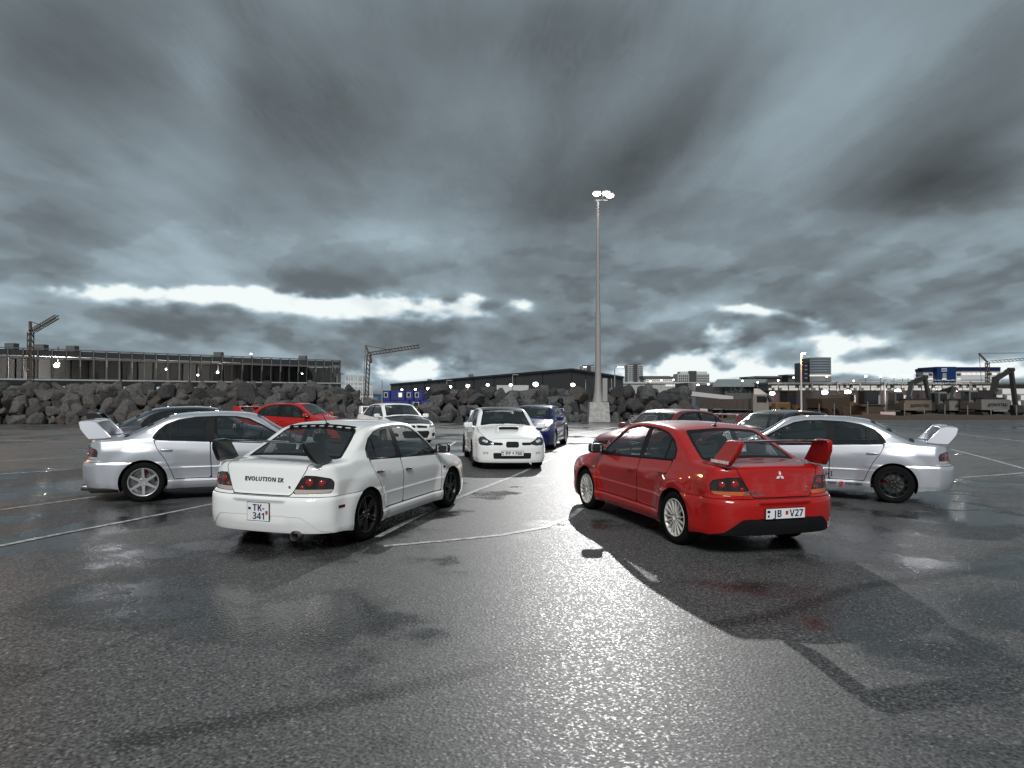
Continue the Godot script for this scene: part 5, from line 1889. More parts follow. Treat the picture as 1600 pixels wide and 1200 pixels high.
func add_slab(o: Node3D, called: String, x0: float, y0: float, x1: float, y1: float, d: float, thick: float, m: Material) -> MeshInstance3D:
	var mb := MB.new()
	slab(mb, x0, y0, x1, y1, d, thick)
	for i in mb.v.size():
		mb.v[i] -= o.position
	return part(mb, called, m, o)

func town() -> void:
	var conc := mat("tower_render", Color(0.40, 0.40, 0.39), 0.85)
	var glass := mat("far_window", Color(0.05, 0.055, 0.06), 0.2)
	var dark := mat("far_dark", Color(0.06, 0.06, 0.062), 0.7)
	var lit := glow("lit_window_white", Color(1.0, 0.96, 0.88), 0.40)
	var roofm := mat("far_roof", Color(0.10, 0.10, 0.105), 0.7)
	for q in [[909.0, 931.5, 572, 600, "pale tower block half hidden behind the tall lamp's pole"], [981.0, 1005, 570, 597, "pale tower block with dark middle shaft and winged roof, right of the tall lamp"]]:
		var o := block("tower_block", q[4], q[0], q[2], q[1], q[3], 520, 14, conc)
		var w: float = q[1] - q[0]
		var cx: float = (q[0] + q[1]) * 0.5
		add_slab(o, "shaft", cx - w * 0.14, q[2] - 0.5, cx + w * 0.14, q[3], 519.4, 2, dark)
		add_slab(o, "roof", cx - w * 0.36, q[2] - 1.6, cx + w * 0.36, q[2] - 0.4, 521, 12, roofm)
		add_slab(o, "roof_mast", cx - 0.3, q[2] - 4.0, cx + 0.3, q[2] - 1.4, 524, 1, roofm)
		windows_grid(o, q[0] + 0.8, q[2] + 1, cx - w * 0.15, q[3] - 2, 519.8, 3, 8, 0.6, 0.5, glass, o.position)
		windows_grid(o, cx + w * 0.15, q[2] + 1, q[1] - 0.8, q[3] - 2, 519.8, 3, 8, 0.6, 0.5, glass, o.position)
	var o := block("flats", "pale block of flats with a darker stair in the middle, left of the curved tower", 1059, 584, 1108.5, 599, 430, 12, conc)
	add_slab(o, "penthouse", 1063, 580.5, 1105, 584, 432, 8, mat("penthouse_white", Color(0.5, 0.5, 0.49), 0.8))
	add_slab(o, "stair_tower", 1077, 579.5, 1088.5, 599, 429.5, 2, dark)
	windows_grid(o, 1060, 585.5, 1076, 597, 429.8, 5, 3, 0.6, 0.5, glass, o.position)
	windows_grid(o, 1089, 585.5, 1108, 597, 429.8, 6, 3, 0.6, 0.5, glass, o.position)
	o = block("terrace", "low dark-roofed terrace between the far tower and the block of flats", 1006, 591, 1055, 599, 440, 12, conc)
	add_slab(o, "roof", 1005, 587.5, 1047, 591.5, 439, 14, roofm)
	add_slab(o, "roof", 1047.5, 588.2, 1055.5, 591.5, 438.5, 14, roofm)
	windows_grid(o, 1009, 592, 1053, 598, 439.6, 14, 2, 0.5, 0.5, lit, o.position)
	o = block("low_hall", "long flat white hall with a lit front behind the right boulders", 974, 599, 1118, 606, 260, 20, mat("hall_white", Color(0.36, 0.36, 0.355), 0.8))
	add_slab(o, "roof_edge", 973, 597, 1119, 599.3, 259.5, 22, mat("roof_pale", Color(0.45, 0.45, 0.45), 0.7))
	windows_grid(o, 1040, 600.5, 1072, 604, 259.7, 12, 1, 0.7, 0.9, lit, o.position)
	o = block("low_hall", "dark low hall with two small lamps beside the flats", 1075, 598, 1128, 612, 200, 16, mat("hall_grey", Color(0.11, 0.11, 0.115), 0.8))
	for q in [[1090.5, 602], [1107, 601.5]]:
		var g := MB.new()
		g.blob(at_px(q[0], q[1], 199) - o.position, Vector3(0.7, 0.6, 0.5), 0.9)
		part(g, "wall_lamp", glow("lamp_white", Color(1.0, 0.97, 0.92), 9.0), o)
	for q in [[1169, 1180, 588.5, "small dark house on the skyline, left"], [1182.5, 1221, 587.5, "long dark house on the skyline, middle"], [1232, 1256, 585, "dark house on the skyline beside the curved tower"]]:
		o = block("skyline_house", q[3], q[0], q[2] + 2.4, q[1], 602, 380, 12, mat("house_dark", Color(0.085, 0.085, 0.09), 0.8))
		add_slab(o, "roof", q[0] - 0.8, q[2], q[1] + 0.8, q[2] + 2.6, 379, 14, roofm)
		windows_grid(o, q[0] + 1, q[2] + 4, q[1] - 1, q[2] + 8, 379.7, int((q[1] - q[0]) / 4.0), 1, 0.5, 0.6, glass, o.position)
	for q in [[1016, 595.5, 250, "above the terrace's left end"], [1033, 594, 250, "above the middle of the terrace"], [1052, 593.5, 250, "above the terrace's right end"], [1160, 595, 120, "on the pale workshop roof"], [1184, 597.5, 117, "at the right of the pale workshop roof"], [1216, 594.5, 116, "above the long workshop's left end"], [1240, 590, 150, "beside the dark skyline house"], [1292, 588.5, 250, "at the foot of the curved tower"], [1334, 595, 116, "on the long workshop's roof left of the frame rail"]]:
		var lp := thing("yard_lamp", "tiny warm lamp " + q[3], "lamp", at_px(q[0], q[1], q[2]), 0.0, "tiny warm lamps of the town")
		var k: float = q[2] / 250.0
		var g := MB.new()
		g.blob(Vector3.ZERO, Vector3(0.62, 0.5, 0.4) * k, 0.9)
		part(g, "lamp_glass", glow("lamp_warm", Color(1.0, 0.86, 0.68), 6.0), lp)
		var m := MB.new()
		m.tube(Vector3(0, 0, -0.15), Vector3(0, -3.0 * k, -0.15), 0.06, 0.06, 6)
		part(m, "pole", roofm, lp)
	# the curved tower
	var d := 300.0
	var base := at_px(1281, 604, d)
	o = thing("curved_tower", "curved office tower with bands of blue glass and a dark stair block", "building", base)
	var s := d / 1070.0
	var bulge := func(f: float) -> float: return 2.2 * (1.0 - pow(2.0 * f - 1.0, 2.0))
	var floors := [558.5, 562.5, 566.5, 570.5, 574.5, 578.5, 583.0, 588.0, 604.0]
	for k in floors.size() - 1:
		var wl := MB.new()
		var gl := MB.new()
		var n := 8
		for i in n:
			var f0 := float(i) / n
			var f1 := float(i + 1) / n
			for part_ in 2:
				var ya: float = floors[k] if part_ == 0 else floors[k] + (floors[k + 1] - floors[k]) * 0.5
				var yb: float = floors[k] + (floors[k + 1] - floors[k]) * 0.5 if part_ == 0 else floors[k + 1]
				var inset := 0.0 if part_ == 0 else 0.25
				var p0 := at_px(1265.5 + 33.5 * f0, ya, d) - base + Vector3(0, 0, bulge.call(f0) - inset)
				var p1 := at_px(1265.5 + 33.5 * f1, ya, d) - base + Vector3(0, 0, bulge.call(f1) - inset)
				var q1 := Vector3(p1.x, (at_px(0, yb, d) - base).y, p1.z)
				var q0 := Vector3(p0.x, q1.y, p0.z)
				(wl if part_ == 0 else gl).quad(q0, q1, p1, p0)
		part(wl, "floor_band", mat("tower_grey", Color(0.22, 0.22, 0.225), 0.6), o)
		part(gl, "window_band", mat("tower_glass", Color(0.10, 0.15, 0.19), 0.15, 0.2) if k < 6 else (lit if k == 6 else mat("tower_grey", Color(0.22, 0.22, 0.225), 0.6)), o)
	add_slab(o, "core", 1266, 559, 1298.5, 606, d + 0.4, 10, mat("tower_grey_dark", Color(0.15, 0.15, 0.155), 0.7))
	var st := add_slab(o, "stair_block", 1254.8, 566.5, 1266, 606, d + 1, 9, mat("stair_black", Color(0.012, 0.012, 0.016), 0.4))
	for y in [571, 577, 583.5, 590]:
		var m := MB.new()
		slab(m, 1257.5, y, 1261.5, y + 1.2, d + 0.7, 0.5)
		for i in m.v.size():
			m.v[i] -= base
		part(m, "slot_window", mat("slot_pale", Color(0.3, 0.3, 0.32), 0.4), st)
	# the blue and white store
	d = 210.0
	o = block("store_building", "white store with a dark blue band and blue entrance tower at the far right", 1443, 577.5, 1563.5, 600, d, 4, mat("store_white", Color(0.52, 0.53, 0.53), 0.7))
	var navy := mat("store_blue", Color(0.008, 0.014, 0.05), 0.5)
	add_slab(o, "blue_band", 1442.5, 576, 1464.5, 580.5, d - 0.4, 4.2, navy)
	add_slab(o, "blue_band", 1494, 573.6, 1563.8, 579, d - 0.4, 4.2, navy)
	var tw := add_slab(o, "entrance_tower", 1464.3, 573, 1494, 601, d - 2, 10, mat("store_tower_blue", Color(0.009, 0.030, 0.095), 0.45))
	for q in [[1471.5, 575.3, 1479.8, 580.6, "sign_board", mat("sign_pale", Color(0.40, 0.44, 0.52), 0.5), 2.15], [1472.3, 577.4, 1479.0, 578.4, "sign_mark", mat("sign_ink", Color(0.01, 0.015, 0.06), 0.5), 2.25], [1473, 583, 1479, 592, "entrance_window", mat("entrance_glass", Color(0.25, 0.27, 0.26), 0.2), 2.15], [1473, 591.5, 1479, 593, "entrance_light", lit, 2.3]]:
		var m := MB.new()
		slab(m, q[0], q[1], q[2], q[3], d - q[6], 0.4)
		for i in m.v.size():
			m.v[i] -= o.position
		part(m, q[4], q[5], tw)
	for q in [[1451.5, 1457], [1459, 1463.5], [1495.5, 1501.5]]:
		add_slab(o, "window", q[0], 583.5, q[1], 586.8, d - 0.12, 0.4, glass)
	for i in 7:
		add_slab(o, "window", 1503 + i * 8.0, 582.5, 1509.6 + i * 8.0, 586.2, d - 0.12, 0.4, lit if i != 5 else glass)
	for q in [[1451, 1458], [1496, 1501]]:
		add_slab(o, "shopfront", q[0], 591, q[1], 593.5, d - 0.12, 0.4, lit)
	# flag and small far lamps over the long roof
	for q in [[1353, 588, "first"], [1376, 588, "second"], [1397, 588, "third"], [1410.5, 588.5, "fourth"], [1419, 588, "fifth"]]:
		var lp := thing("far_lamp", q[2] + " tiny skyline lamp from the curved tower towards the store", "lamp", at_px(q[0], q[1], 320), 0.0, "tiny skyline lamps")
		var g := MB.new()
		g.blob(Vector3.ZERO, Vector3(1.0, 0.8, 0.6), 0.9)
		part(g, "lamp_glass", glow("lamp_white", Color(1.0, 0.97, 0.92), 9.0), lp)
		var m := MB.new()
		m.tube(Vector3.ZERO, Vector3(0, -9, -0.3), 0.15, 0.15, 6)
		part(m, "pole", roofm, lp)
	var fg := thing("flag", "small dark flag on a pole left of the blue and white store", "flag", at_px(1428.5, 604, 205))
	var m2 := MB.new()
	m2.tube(Vector3.ZERO, Vector3(0, 3.8, 0), 0.06, 0.05, 6)
	part(m2, "pole", mats["galvanised_pole"], fg)
	m2 = MB.new()
	m2.box(Vector3(0.6, 3.3, 0), Vector3(1.2, 0.6, 0.04), Transform3D(Basis(Vector3.BACK, -0.12), Vector3.ZERO))
	part(m2, "cloth", mat("flag_cloth", Color(0.05, 0.03, 0.12), 0.8), fg)

# ---------------------------------------------------------------- right: workshops, machines, fence
func right_side() -> void:
	var soil := grainy("brown_soil", Color(0.022, 0.016, 0.012), Color(0.075, 0.05, 0.034), 0.35, 0.95, 3.0, 0.05, 91, 5)
	# a strip of soil with a low bank along the lot's edge
	var v := MB.new()
	var cols := []
	for i in 61:
		var x := 12.0 + 78.0 * i / 60.0
		var row := []
		for j in 15:
			var dd := 53.0 + 52.0 * pow(j / 14.0, 1.3)
			var y := ground_y(x, dd) + 0.03 + rng.randf_range(0.0, 0.07)
			if j == 1 or j == 2:
				y += rng.randf_range(0.12, 0.34) * smoothstep(20.0, 26.0, x)
			row.append(Vector3(x + rng.randf_range(-0.2, 0.2), y if j > 0 else ground_y(x, dd) - 0.05, -dd + rng.randf_range(-0.2, 0.2)))
		cols.append(row)
	for i in 60:
		for j in 14:
			v.quad(cols[i][j], cols[i + 1][j], cols[i + 1][j + 1], cols[i][j + 1])
	struct(v, "soil_verge", soil)
	var frame := mat("pale_steel", Color(0.15, 0.15, 0.148), 0.5, 0.2)
	var lit := glow("lit_window_dim", Color(1.0, 0.97, 0.9), 0.24)
	var dim := mat("workshop_glass", Color(0.10, 0.105, 0.105), 0.2)
	# workshop with a pale pitched roof
	var d := 125.0
	var o := block("workshop", "grey workshop with a pale pitched roof and a strip of dark windows", 1132, 600, 1202, 640, d, 14, mat("workshop_grey", Color(0.085, 0.087, 0.09), 0.7))
	var rf := MB.new()
	var r0 := at_px(1114, 600, d - 1) - o.position
	var r1 := at_px(1193, 600, d - 1) - o.position
	var r2 := at_px(1198.5, 592.5, d + 6) - o.position
	var r3 := at_px(1121, 592.5, d + 6) - o.position
	rf.quad(r0, r1, r2, r3)
	rf.quad(r0 + Vector3(0, -0.5, 0), r1 + Vector3(0, -0.5, 0), r1, r0)
	rf.quad(r1 + Vector3(0, -0.5, 0), r2 + Vector3(0, -0.5, 0), r2, r1)
	part(rf, "roof", mat("roof_green_grey", Color(0.20, 0.23, 0.23), 0.5), o)
	add_slab(o, "side_wall", 1114, 601, 1132, 640, d + 1, 12, mat("workshop_side", Color(0.22, 0.22, 0.22), 0.8))
	for i in 9:
		var w := add_slab(o, "window", 1137.2 + i * 7.1, 603.2, 1143.6 + i * 7.1, 612, d - 0.15, 0.4, frame)
		for k in 2:
			var mb := MB.new()
			slab(mb, 1137.8 + i * 7.1, 604 + k * 5.0, 1143.0 + i * 7.1, (608.2 if k == 0 else 611.4), d - 0.3, 0.3)
			for q in mb.v.size():
				mb.v[q] -= o.position
			part(mb, "window_pane", mat("dark_window", Color(0.02, 0.025, 0.03), 0.1), w)
	# long workshop with a band of lit windows
	d = 118.0
	o = block("long_workshop", "long dark maroon workshop with a band of lit windows, behind the diggers", 1200, 610.5, 1552, 640, d, 16, mat("workshop_maroon", Color(0.030, 0.022, 0.024), 0.7))
	add_slab(o, "roof_edge", 1200, 597.5, 1690, 600.5, d - 0.5, 18, mat("roof_grey", Color(0.14, 0.14, 0.142), 0.6))
	add_slab(o, "upper_wall", 1200, 600, 1690, 611, d + 0.6, 15, mat("upper_wall_grey", Color(0.16, 0.16, 0.162), 0.7))
	for i in 22:
		var x0 := 1201.0 + i * 16.0
		var w := add_slab(o, "window", x0, 602.0, x0 + 14.6, 610.0, d + 0.3, 0.3, frame)
		for k in 3:
			for j in 2:
				var mb := MB.new()
				slab(mb, x0 + 0.5 + k * 4.7, 602.6 + j * 3.8, x0 + 4.6 + k * 4.7, 605.8 + j * 3.8, d + 0.15, 0.2)
				for q in mb.v.size():
					mb.v[q] -= o.position
				part(mb, "window_pane", lit if (i * 7 + k * 3 + j * 5) % 4 != 0 else dim, w)
	for q in [1268.0, 1308, 1343.5, 1382, 1423, 1516]:
		add_slab(o, "frame_post", q, 596, q + 2.2, 640 if q > 1340 else 611, d - 0.9, 0.3, frame)
	add_slab(o, "frame_rail", 1343, 593.2, 1562, 594.6, d - 0.9, 0.3, frame)
	for q in [[1326, 1337, 617.5, 640], [1362, 1375.5, 617.5, 640], [1389, 1424, 617.5, 636]]:
		var dr := add_slab(o, "doorway", q[0], q[2], q[1], q[3], d - 0.2, 0.4, mat("door_grey", Color(0.24, 0.235, 0.23), 0.6))
		dr.set_meta("label", "pale workshop door")
	add_slab(o, "lit_bay", 1558, 607, 1690, 640, d - 0.2, 0.5, mat("bay_wall", Color(0.42, 0.42, 0.41), 0.7))
	for i in 9:
		for j in 3:
			add_slab(o, "window_pane", 1560 + i * 7.2, 608 + j * 9.5, 1566 + i * 7.2, 615.5 + j * 9.5, d - 0.5, 0.3, lit if (i + j * 2) % 3 != 0 else dim)
	# flood lamps on it
	for q in [[1288.5, 613, 0.45, 0.0, "left of the pair on the maroon wall"], [1324.5, 612.5, 0.45, 60.0, "right of the pair on the maroon wall"], [1402.5, 611, 0.45, 90.0, "above the first digger"], [1490, 609.5, 0.55, 90.0, "large and glaring between the digger arms"], [1206.5, 614.5, 0.38, 60.0, "over the tipper truck's cab"]]:
		var dd := d - 1.6
		var lm := thing("flood_lamp", "lit flood lamp " + q[4], "lamp", at_px(q[0], q[1], dd), 0.0, "flood lamps on the workshops")
		var g := MB.new()
		g.blob(Vector3.ZERO, Vector3(q[2] * 2.4, q[2] * 1.5, q[2]), 0.9)
		part(g, "lamp_glass", glow("lamp_white", Color(1.0, 0.97, 0.92), 9.0), lm)
		var hd := MB.new()
		hd.box(Vector3(0, q[2] * 0.6, -0.4), Vector3(q[2] * 1.6, 0.2, 1.0), Transform3D(), 0.03)
		part(hd, "housing", mats["dark_steel"], lm)
		if q[3] > 0.0:
			var l := OmniLight3D.new()
			l.name = "floodlight"
			lm.add_child(l)
			l.position = Vector3(0, -0.2, q[2] * 0.6 + 0.4)
			l.light_color = Color(1.0, 0.97, 0.93)
			l.light_energy = q[3] * 0.12
			l.light_size = 0.3
			l.omni_range = 60
			l.omni_attenuation = 2.0
			l.shadow_enabled = true
	# near street lamp, warm
	d = 66.0
	var ft := at_px(1252, 650, d)
	ft.y = ground_y(ft.x, d)
	var sl := thing("street_lamp", "slim pale street lamp with a rosy light in front of the curved tower", "street lamp", ft)
	var tp := at_px(1251.5, 552, d) - ft
	var pm := MB.new()
	pm.tube(Vector3.ZERO, tp, 0.10, 0.07, 10)
	part(pm, "pole", mat("pale_pole", Color(0.5, 0.48, 0.47), 0.5), sl)
	var hd2 := MB.new()
	hd2.box(tp + Vector3(0.2, 0.06, 0), Vector3(0.5, 0.1, 0.22), Transform3D(), 0.03)
	var hn := part(hd2, "lamp_head", mats["pale_pole"], sl)
	var g2 := MB.new()
	g2.blob(tp + Vector3(0.22, -0.04, 0.05), Vector3(0.36, 0.16, 0.2), 0.8)
	part(g2, "lamp_glass", glow("lamp_rosy", Color(1.0, 0.72, 0.58), 5.0), hn)
	var wl := OmniLight3D.new()
	wl.name = "street_light"
	sl.add_child(wl)
	wl.position = tp + Vector3(0.22, -0.3, 0.2)
	wl.light_color = Color(1.0, 0.62, 0.32)
	wl.light_energy = 16.0
	wl.light_size = 0.2
	wl.omni_range = 80
	wl.omni_attenuation = 2.0
	wl.shadow_enabled = true
	# fence posts
	var nth := ["leftmost", "second", "third", "fourth", "fifth", "sixth", "seventh", "eighth", "ninth", "tenth", "rightmost"]
	for q in [[1279.6, 631, 650], [1303.3, 631, 650], [1328.5, 635, 652], [1355.5, 628, 653], [1383.5, 632, 653.5], [1413, 630, 654], [1444, 638, 655], [1476, 633, 655], [1511.5, 634, 656], [1548, 634, 656.5], [1588, 634, 657]]:
		var dd := 58.0
		var p := at_px(q[0], q[2], dd)
		p.y = ground_y(p.x, dd)
		var f := MB.new()
		var h: float = at_px(q[0], q[1], dd).y - p.y
		f.tube(Vector3(0, -0.1, 0), Vector3(0, h, 0), 0.045, 0.045, 8)
		f.blob(Vector3(0, h, 0), Vector3(0.12, 0.05, 0.12), 0.9, Transform3D(), 4, 8)
		solo(f, "fence_post", mat("fence_steel", Color(0.22, 0.21, 0.20), 0.5, 0.4), "%s thin grey fence post from the left in front of the machines" % nth.pop_front(), "fence post", p, "fence posts by the machines")
	# white roof sheet on the heap, board, pallets
	var wr := MB.new()
	var a := at_px(1056, 610, 90)
	var b := at_px(1128, 619, 84)
	wr.prism([Vector2(0, 0), Vector2(6.4, -0.75), Vector2(6.4, -1.25), Vector2(0, -0.6)], 0, 3.5, Transform3D(Basis(), a))
	solo(wr, "white_sheet_roof", mat("annex_white", Color(0.45, 0.45, 0.45), 0.7), "sloping white sheet roof behind the right end of the boulders", "roof")
	wr = MB.new()
	slab(wr, 1104, 638, 1106, 646, 60, 2)
	var bx := MB.new()
	slab(bx, 1084, 639, 1106, 652, 58, 2.0, 0.04)
	solo(bx, "white_crate", mat("crate_white", Color(0.5, 0.49, 0.46), 0.7), "low white crate behind the maroon car's wing", "crate")
	var sg := MB.new()
	slab(sg, 1375.5, 643.5, 1399, 648.8, 57.5, 0.06, 0.01)
	slab(sg, 1379, 648.8, 1380, 652, 57.5, 0.06)
	slab(sg, 1395, 648.8, 1396, 652, 57.5, 0.06)
	solo(sg, "barrier_board", mat("barrier_pink", Color(0.55, 0.42, 0.38), 0.6), "pale pink barrier board on short legs in front of the bulldozer", "barrier")
	for k in 3:
		var pb := thing("pallet", ["bottom wooden pallet of the small stack right of the tall lamp", "middle wooden pallet of the small stack right of the tall lamp", "top wooden pallet of the small stack right of the tall lamp"][k], "pallet", on_ground(1004, 659) + Vector3(0.12 * k - 0.1, 0.145 * k, -0.1 * k), 0.15 * k - 0.1, "stacked pallets")
		var wood := grainy("pallet_wood", Color(0.22, 0.20, 0.17), Color(0.45, 0.42, 0.37), 1.2, 0.85, 0.3, 0.03, 55)
		for i in 6:
			for y in [0.135, 0.012]:
				if y < 0.1 and i % 2 == 1:
					continue
				var m := MB.new()
				m.box(Vector3(0, y, -0.42 + i * 0.168), Vector3(1.9, 0.022, 0.12), Transform3D())
				part(m, "board", wood, pb)
		for x in [-0.85, 0.0, 0.85]:
			for z in [-0.4, 0.4]:
				var m := MB.new()
				m.box(Vector3(x, 0.073, z), Vector3(0.14, 0.10, 0.12), Transform3D())
				part(m, "block", wood, pb)

# ---------------------------------------------------------------- parked machines
func track(o: Node3D, x: float, len_: float, m: Material) -> void:
	var mb := MB.new()
	mb.prism([Vector2(-len_ / 2 + 0.35, 0), Vector2(len_ / 2 - 0.35, 0), Vector2(len_ / 2, 0.35), Vector2(len_ / 2, 0.55), Vector2(len_ / 2 - 0.3, 0.85), Vector2(-len_ / 2 + 0.3, 0.85), Vector2(-len_ / 2, 0.55), Vector2(-len_ / 2, 0.35)], -0.28, 0.28, Transform3D(Basis(Vector3.UP, PI / 2), Vector3(x, 0, 0)))
	var t := part(mb, "track", m, o)
	for i in 9:
		var s := MB.new()
		s.box(Vector3(x, 0.86, -len_ / 2 + 0.5 + i * (len_ - 1.0) / 8), Vector3(0.62, 0.05, 0.16), Transform3D())
		part(s, "track_shoe", m, t)

func digger(label: String, px: float, d: float, turn: float, boom: Array, body: Material, cab_turn := 0.0) -> void:
	# stands on its tracks with the counterweight towards the camera; boom: joints as offsets (x, y, z)
	var p := at_px(px, 640, d)
	p.y = ground_y(p.x, d)
	var o := thing("digger", label, "digger", p, turn, "parked diggers")
	var black := mat("machine_black", Color(0.02, 0.02, 0.021), 0.6)
	var arm := mat("machine_arm", Color(0.035, 0.034, 0.033), 0.5)
	track(o, -1.1, 4.2, mat("track_steel", Color(0.035, 0.032, 0.03), 0.7))
	track(o, 1.1, 4.2, mats["track_steel"])
	var tt := MB.new()
	tt.tube(Vector3(0, 0.6, 0), Vector3(0, 1.15, 0), 0.75, 0.75, 18)
	part(tt, "turntable", black, o)
	var cw := MB.new()
	var arc := []
	for i in 9:
		var a := -1.0 + 2.0 * i / 8
		arc.append(Vector2(a * 1.42, 2.15 - 0.35 * a * a))
	arc.append(Vector2(1.42, 0.9))
	arc.append(Vector2(-1.42, 0.9))
	cw.prism(arc, 0, 1.05, Transform3D(Basis(Vector3(1, 0, 0), Vector3(0, 0, 1), Vector3(0, 1, 0)) , Vector3(0, 1.1, 0)))
	part(cw, "counterweight", body, o)
	lettering("KOMATSU", 0.30, mat("machine_ink", Color(0.012, 0.012, 0.014), 0.5), o, Transform3D(Basis(), Vector3(0, 1.62, 2.16)), "lettering", "Droid Sans", true)
	var deck := MB.new()
	deck.box(Vector3(0, 1.5, -0.3), Vector3(2.8, 0.8, 2.6), Transform3D(), 0.06)
	part(deck, "engine_deck", body, o)
	var hood := MB.new()
	hood.box(Vector3(0.1, 2.1, 0.8), Vector3(2.3, 0.5, 1.5), Transform3D(), 0.12)
	hood.tube(Vector3(0.6, 2.3, 0.8), Vector3(0.6, 2.8, 0.8), 0.08, 0.08, 8)
	part(hood, "engine_hood", black, o)
	var cab := MB.new()
	cab.box(Vector3(-0.95, 2.35, -0.7), Vector3(0.95, 1.5, 1.5), Transform3D(), 0.10)
	var cb := part(cab, "cab", body, o)
	for q in [[Vector3(-0.95, 2.5, 0.06), Vector3(0.74, 0.8, 0.03)], [Vector3(-1.435, 2.5, -0.7), Vector3(0.03, 0.9, 1.2)], [Vector3(-0.465, 2.5, -0.7), Vector3(0.03, 0.9, 1.2)]]:
		var w := MB.new()
		w.box(q[0], q[1], Transform3D())
		part(w, "cab_window", mat("dark_window", Color(0.02, 0.025, 0.03), 0.1), cb)
	var names := ["boom", "dipper", "bucket_link"]
	for i in boom.size() - 1:
		var b := MB.new()
		var a0: Vector3 = boom[i]
		var a1: Vector3 = boom[i + 1]
		b.bar(a0, a1, 0.42 - 0.06 * i, 0.60 - 0.1 * i)
		b.tube(a1 + Vector3(-0.3, 0, 0), a1 + Vector3(0.3, 0, 0), 0.22, 0.22, 10)
		part(b, names[mini(i, 2)], arm, o)
		if i < 2:
			var ram := MB.new()
			ram.tube(a0.lerp(a1, 0.1) + Vector3(0.28, 0.5, 0), a0.lerp(a1, 0.85) + Vector3(0.28, 0.28, 0), 0.09, 0.07, 8)
			part(ram, "ram", mat("ram_steel", Color(0.3, 0.3, 0.3), 0.3, 0.7), o)
	var e: Vector3 = boom[boom.size() - 1]
	var bk := MB.new()
	bk.prism([Vector2(-0.5, 0.1), Vector2(0.1, 0.15), Vector2(0.45, -0.4), Vector2(0.35, -0.95), Vector2(-0.25, -1.0), Vector2(-0.6, -0.6)], -0.5, 0.5, Transform3D(Basis(Vector3.UP, PI / 2), e))
	part(bk, "bucket", arm, o)

func big_wheel(o: Node3D, p: Vector3, r: float, w: float, m: Material, hubm: Material) -> void:
	var t := MB.new()
	t.lathe([Vector2(r * 0.55, -w / 2), Vector2(r * 0.93, -w / 2), Vector2(r, -w * 0.3), Vector2(r, w * 0.3), Vector2(r * 0.93, w / 2), Vector2(r * 0.55, w / 2)], 20, Transform3D(Basis(Vector3(0, 1, 0), Vector3(0, 0, 1), Vector3(1, 0, 0)), p))
	var wn := part(t, "wheel", m, o)
	var h := MB.new()
	h.lathe([Vector2(r * 0.56, -w * 0.42), Vector2(r * 0.3, -w * 0.2), Vector2(r * 0.3, w * 0.2), Vector2(r * 0.56, w * 0.42), Vector2(0, w * 0.3)], 16, Transform3D(Basis(Vector3(0, 1, 0), Vector3(0, 0, 1), Vector3(1, 0, 0)), p))
	part(h, "hub", hubm, wn)

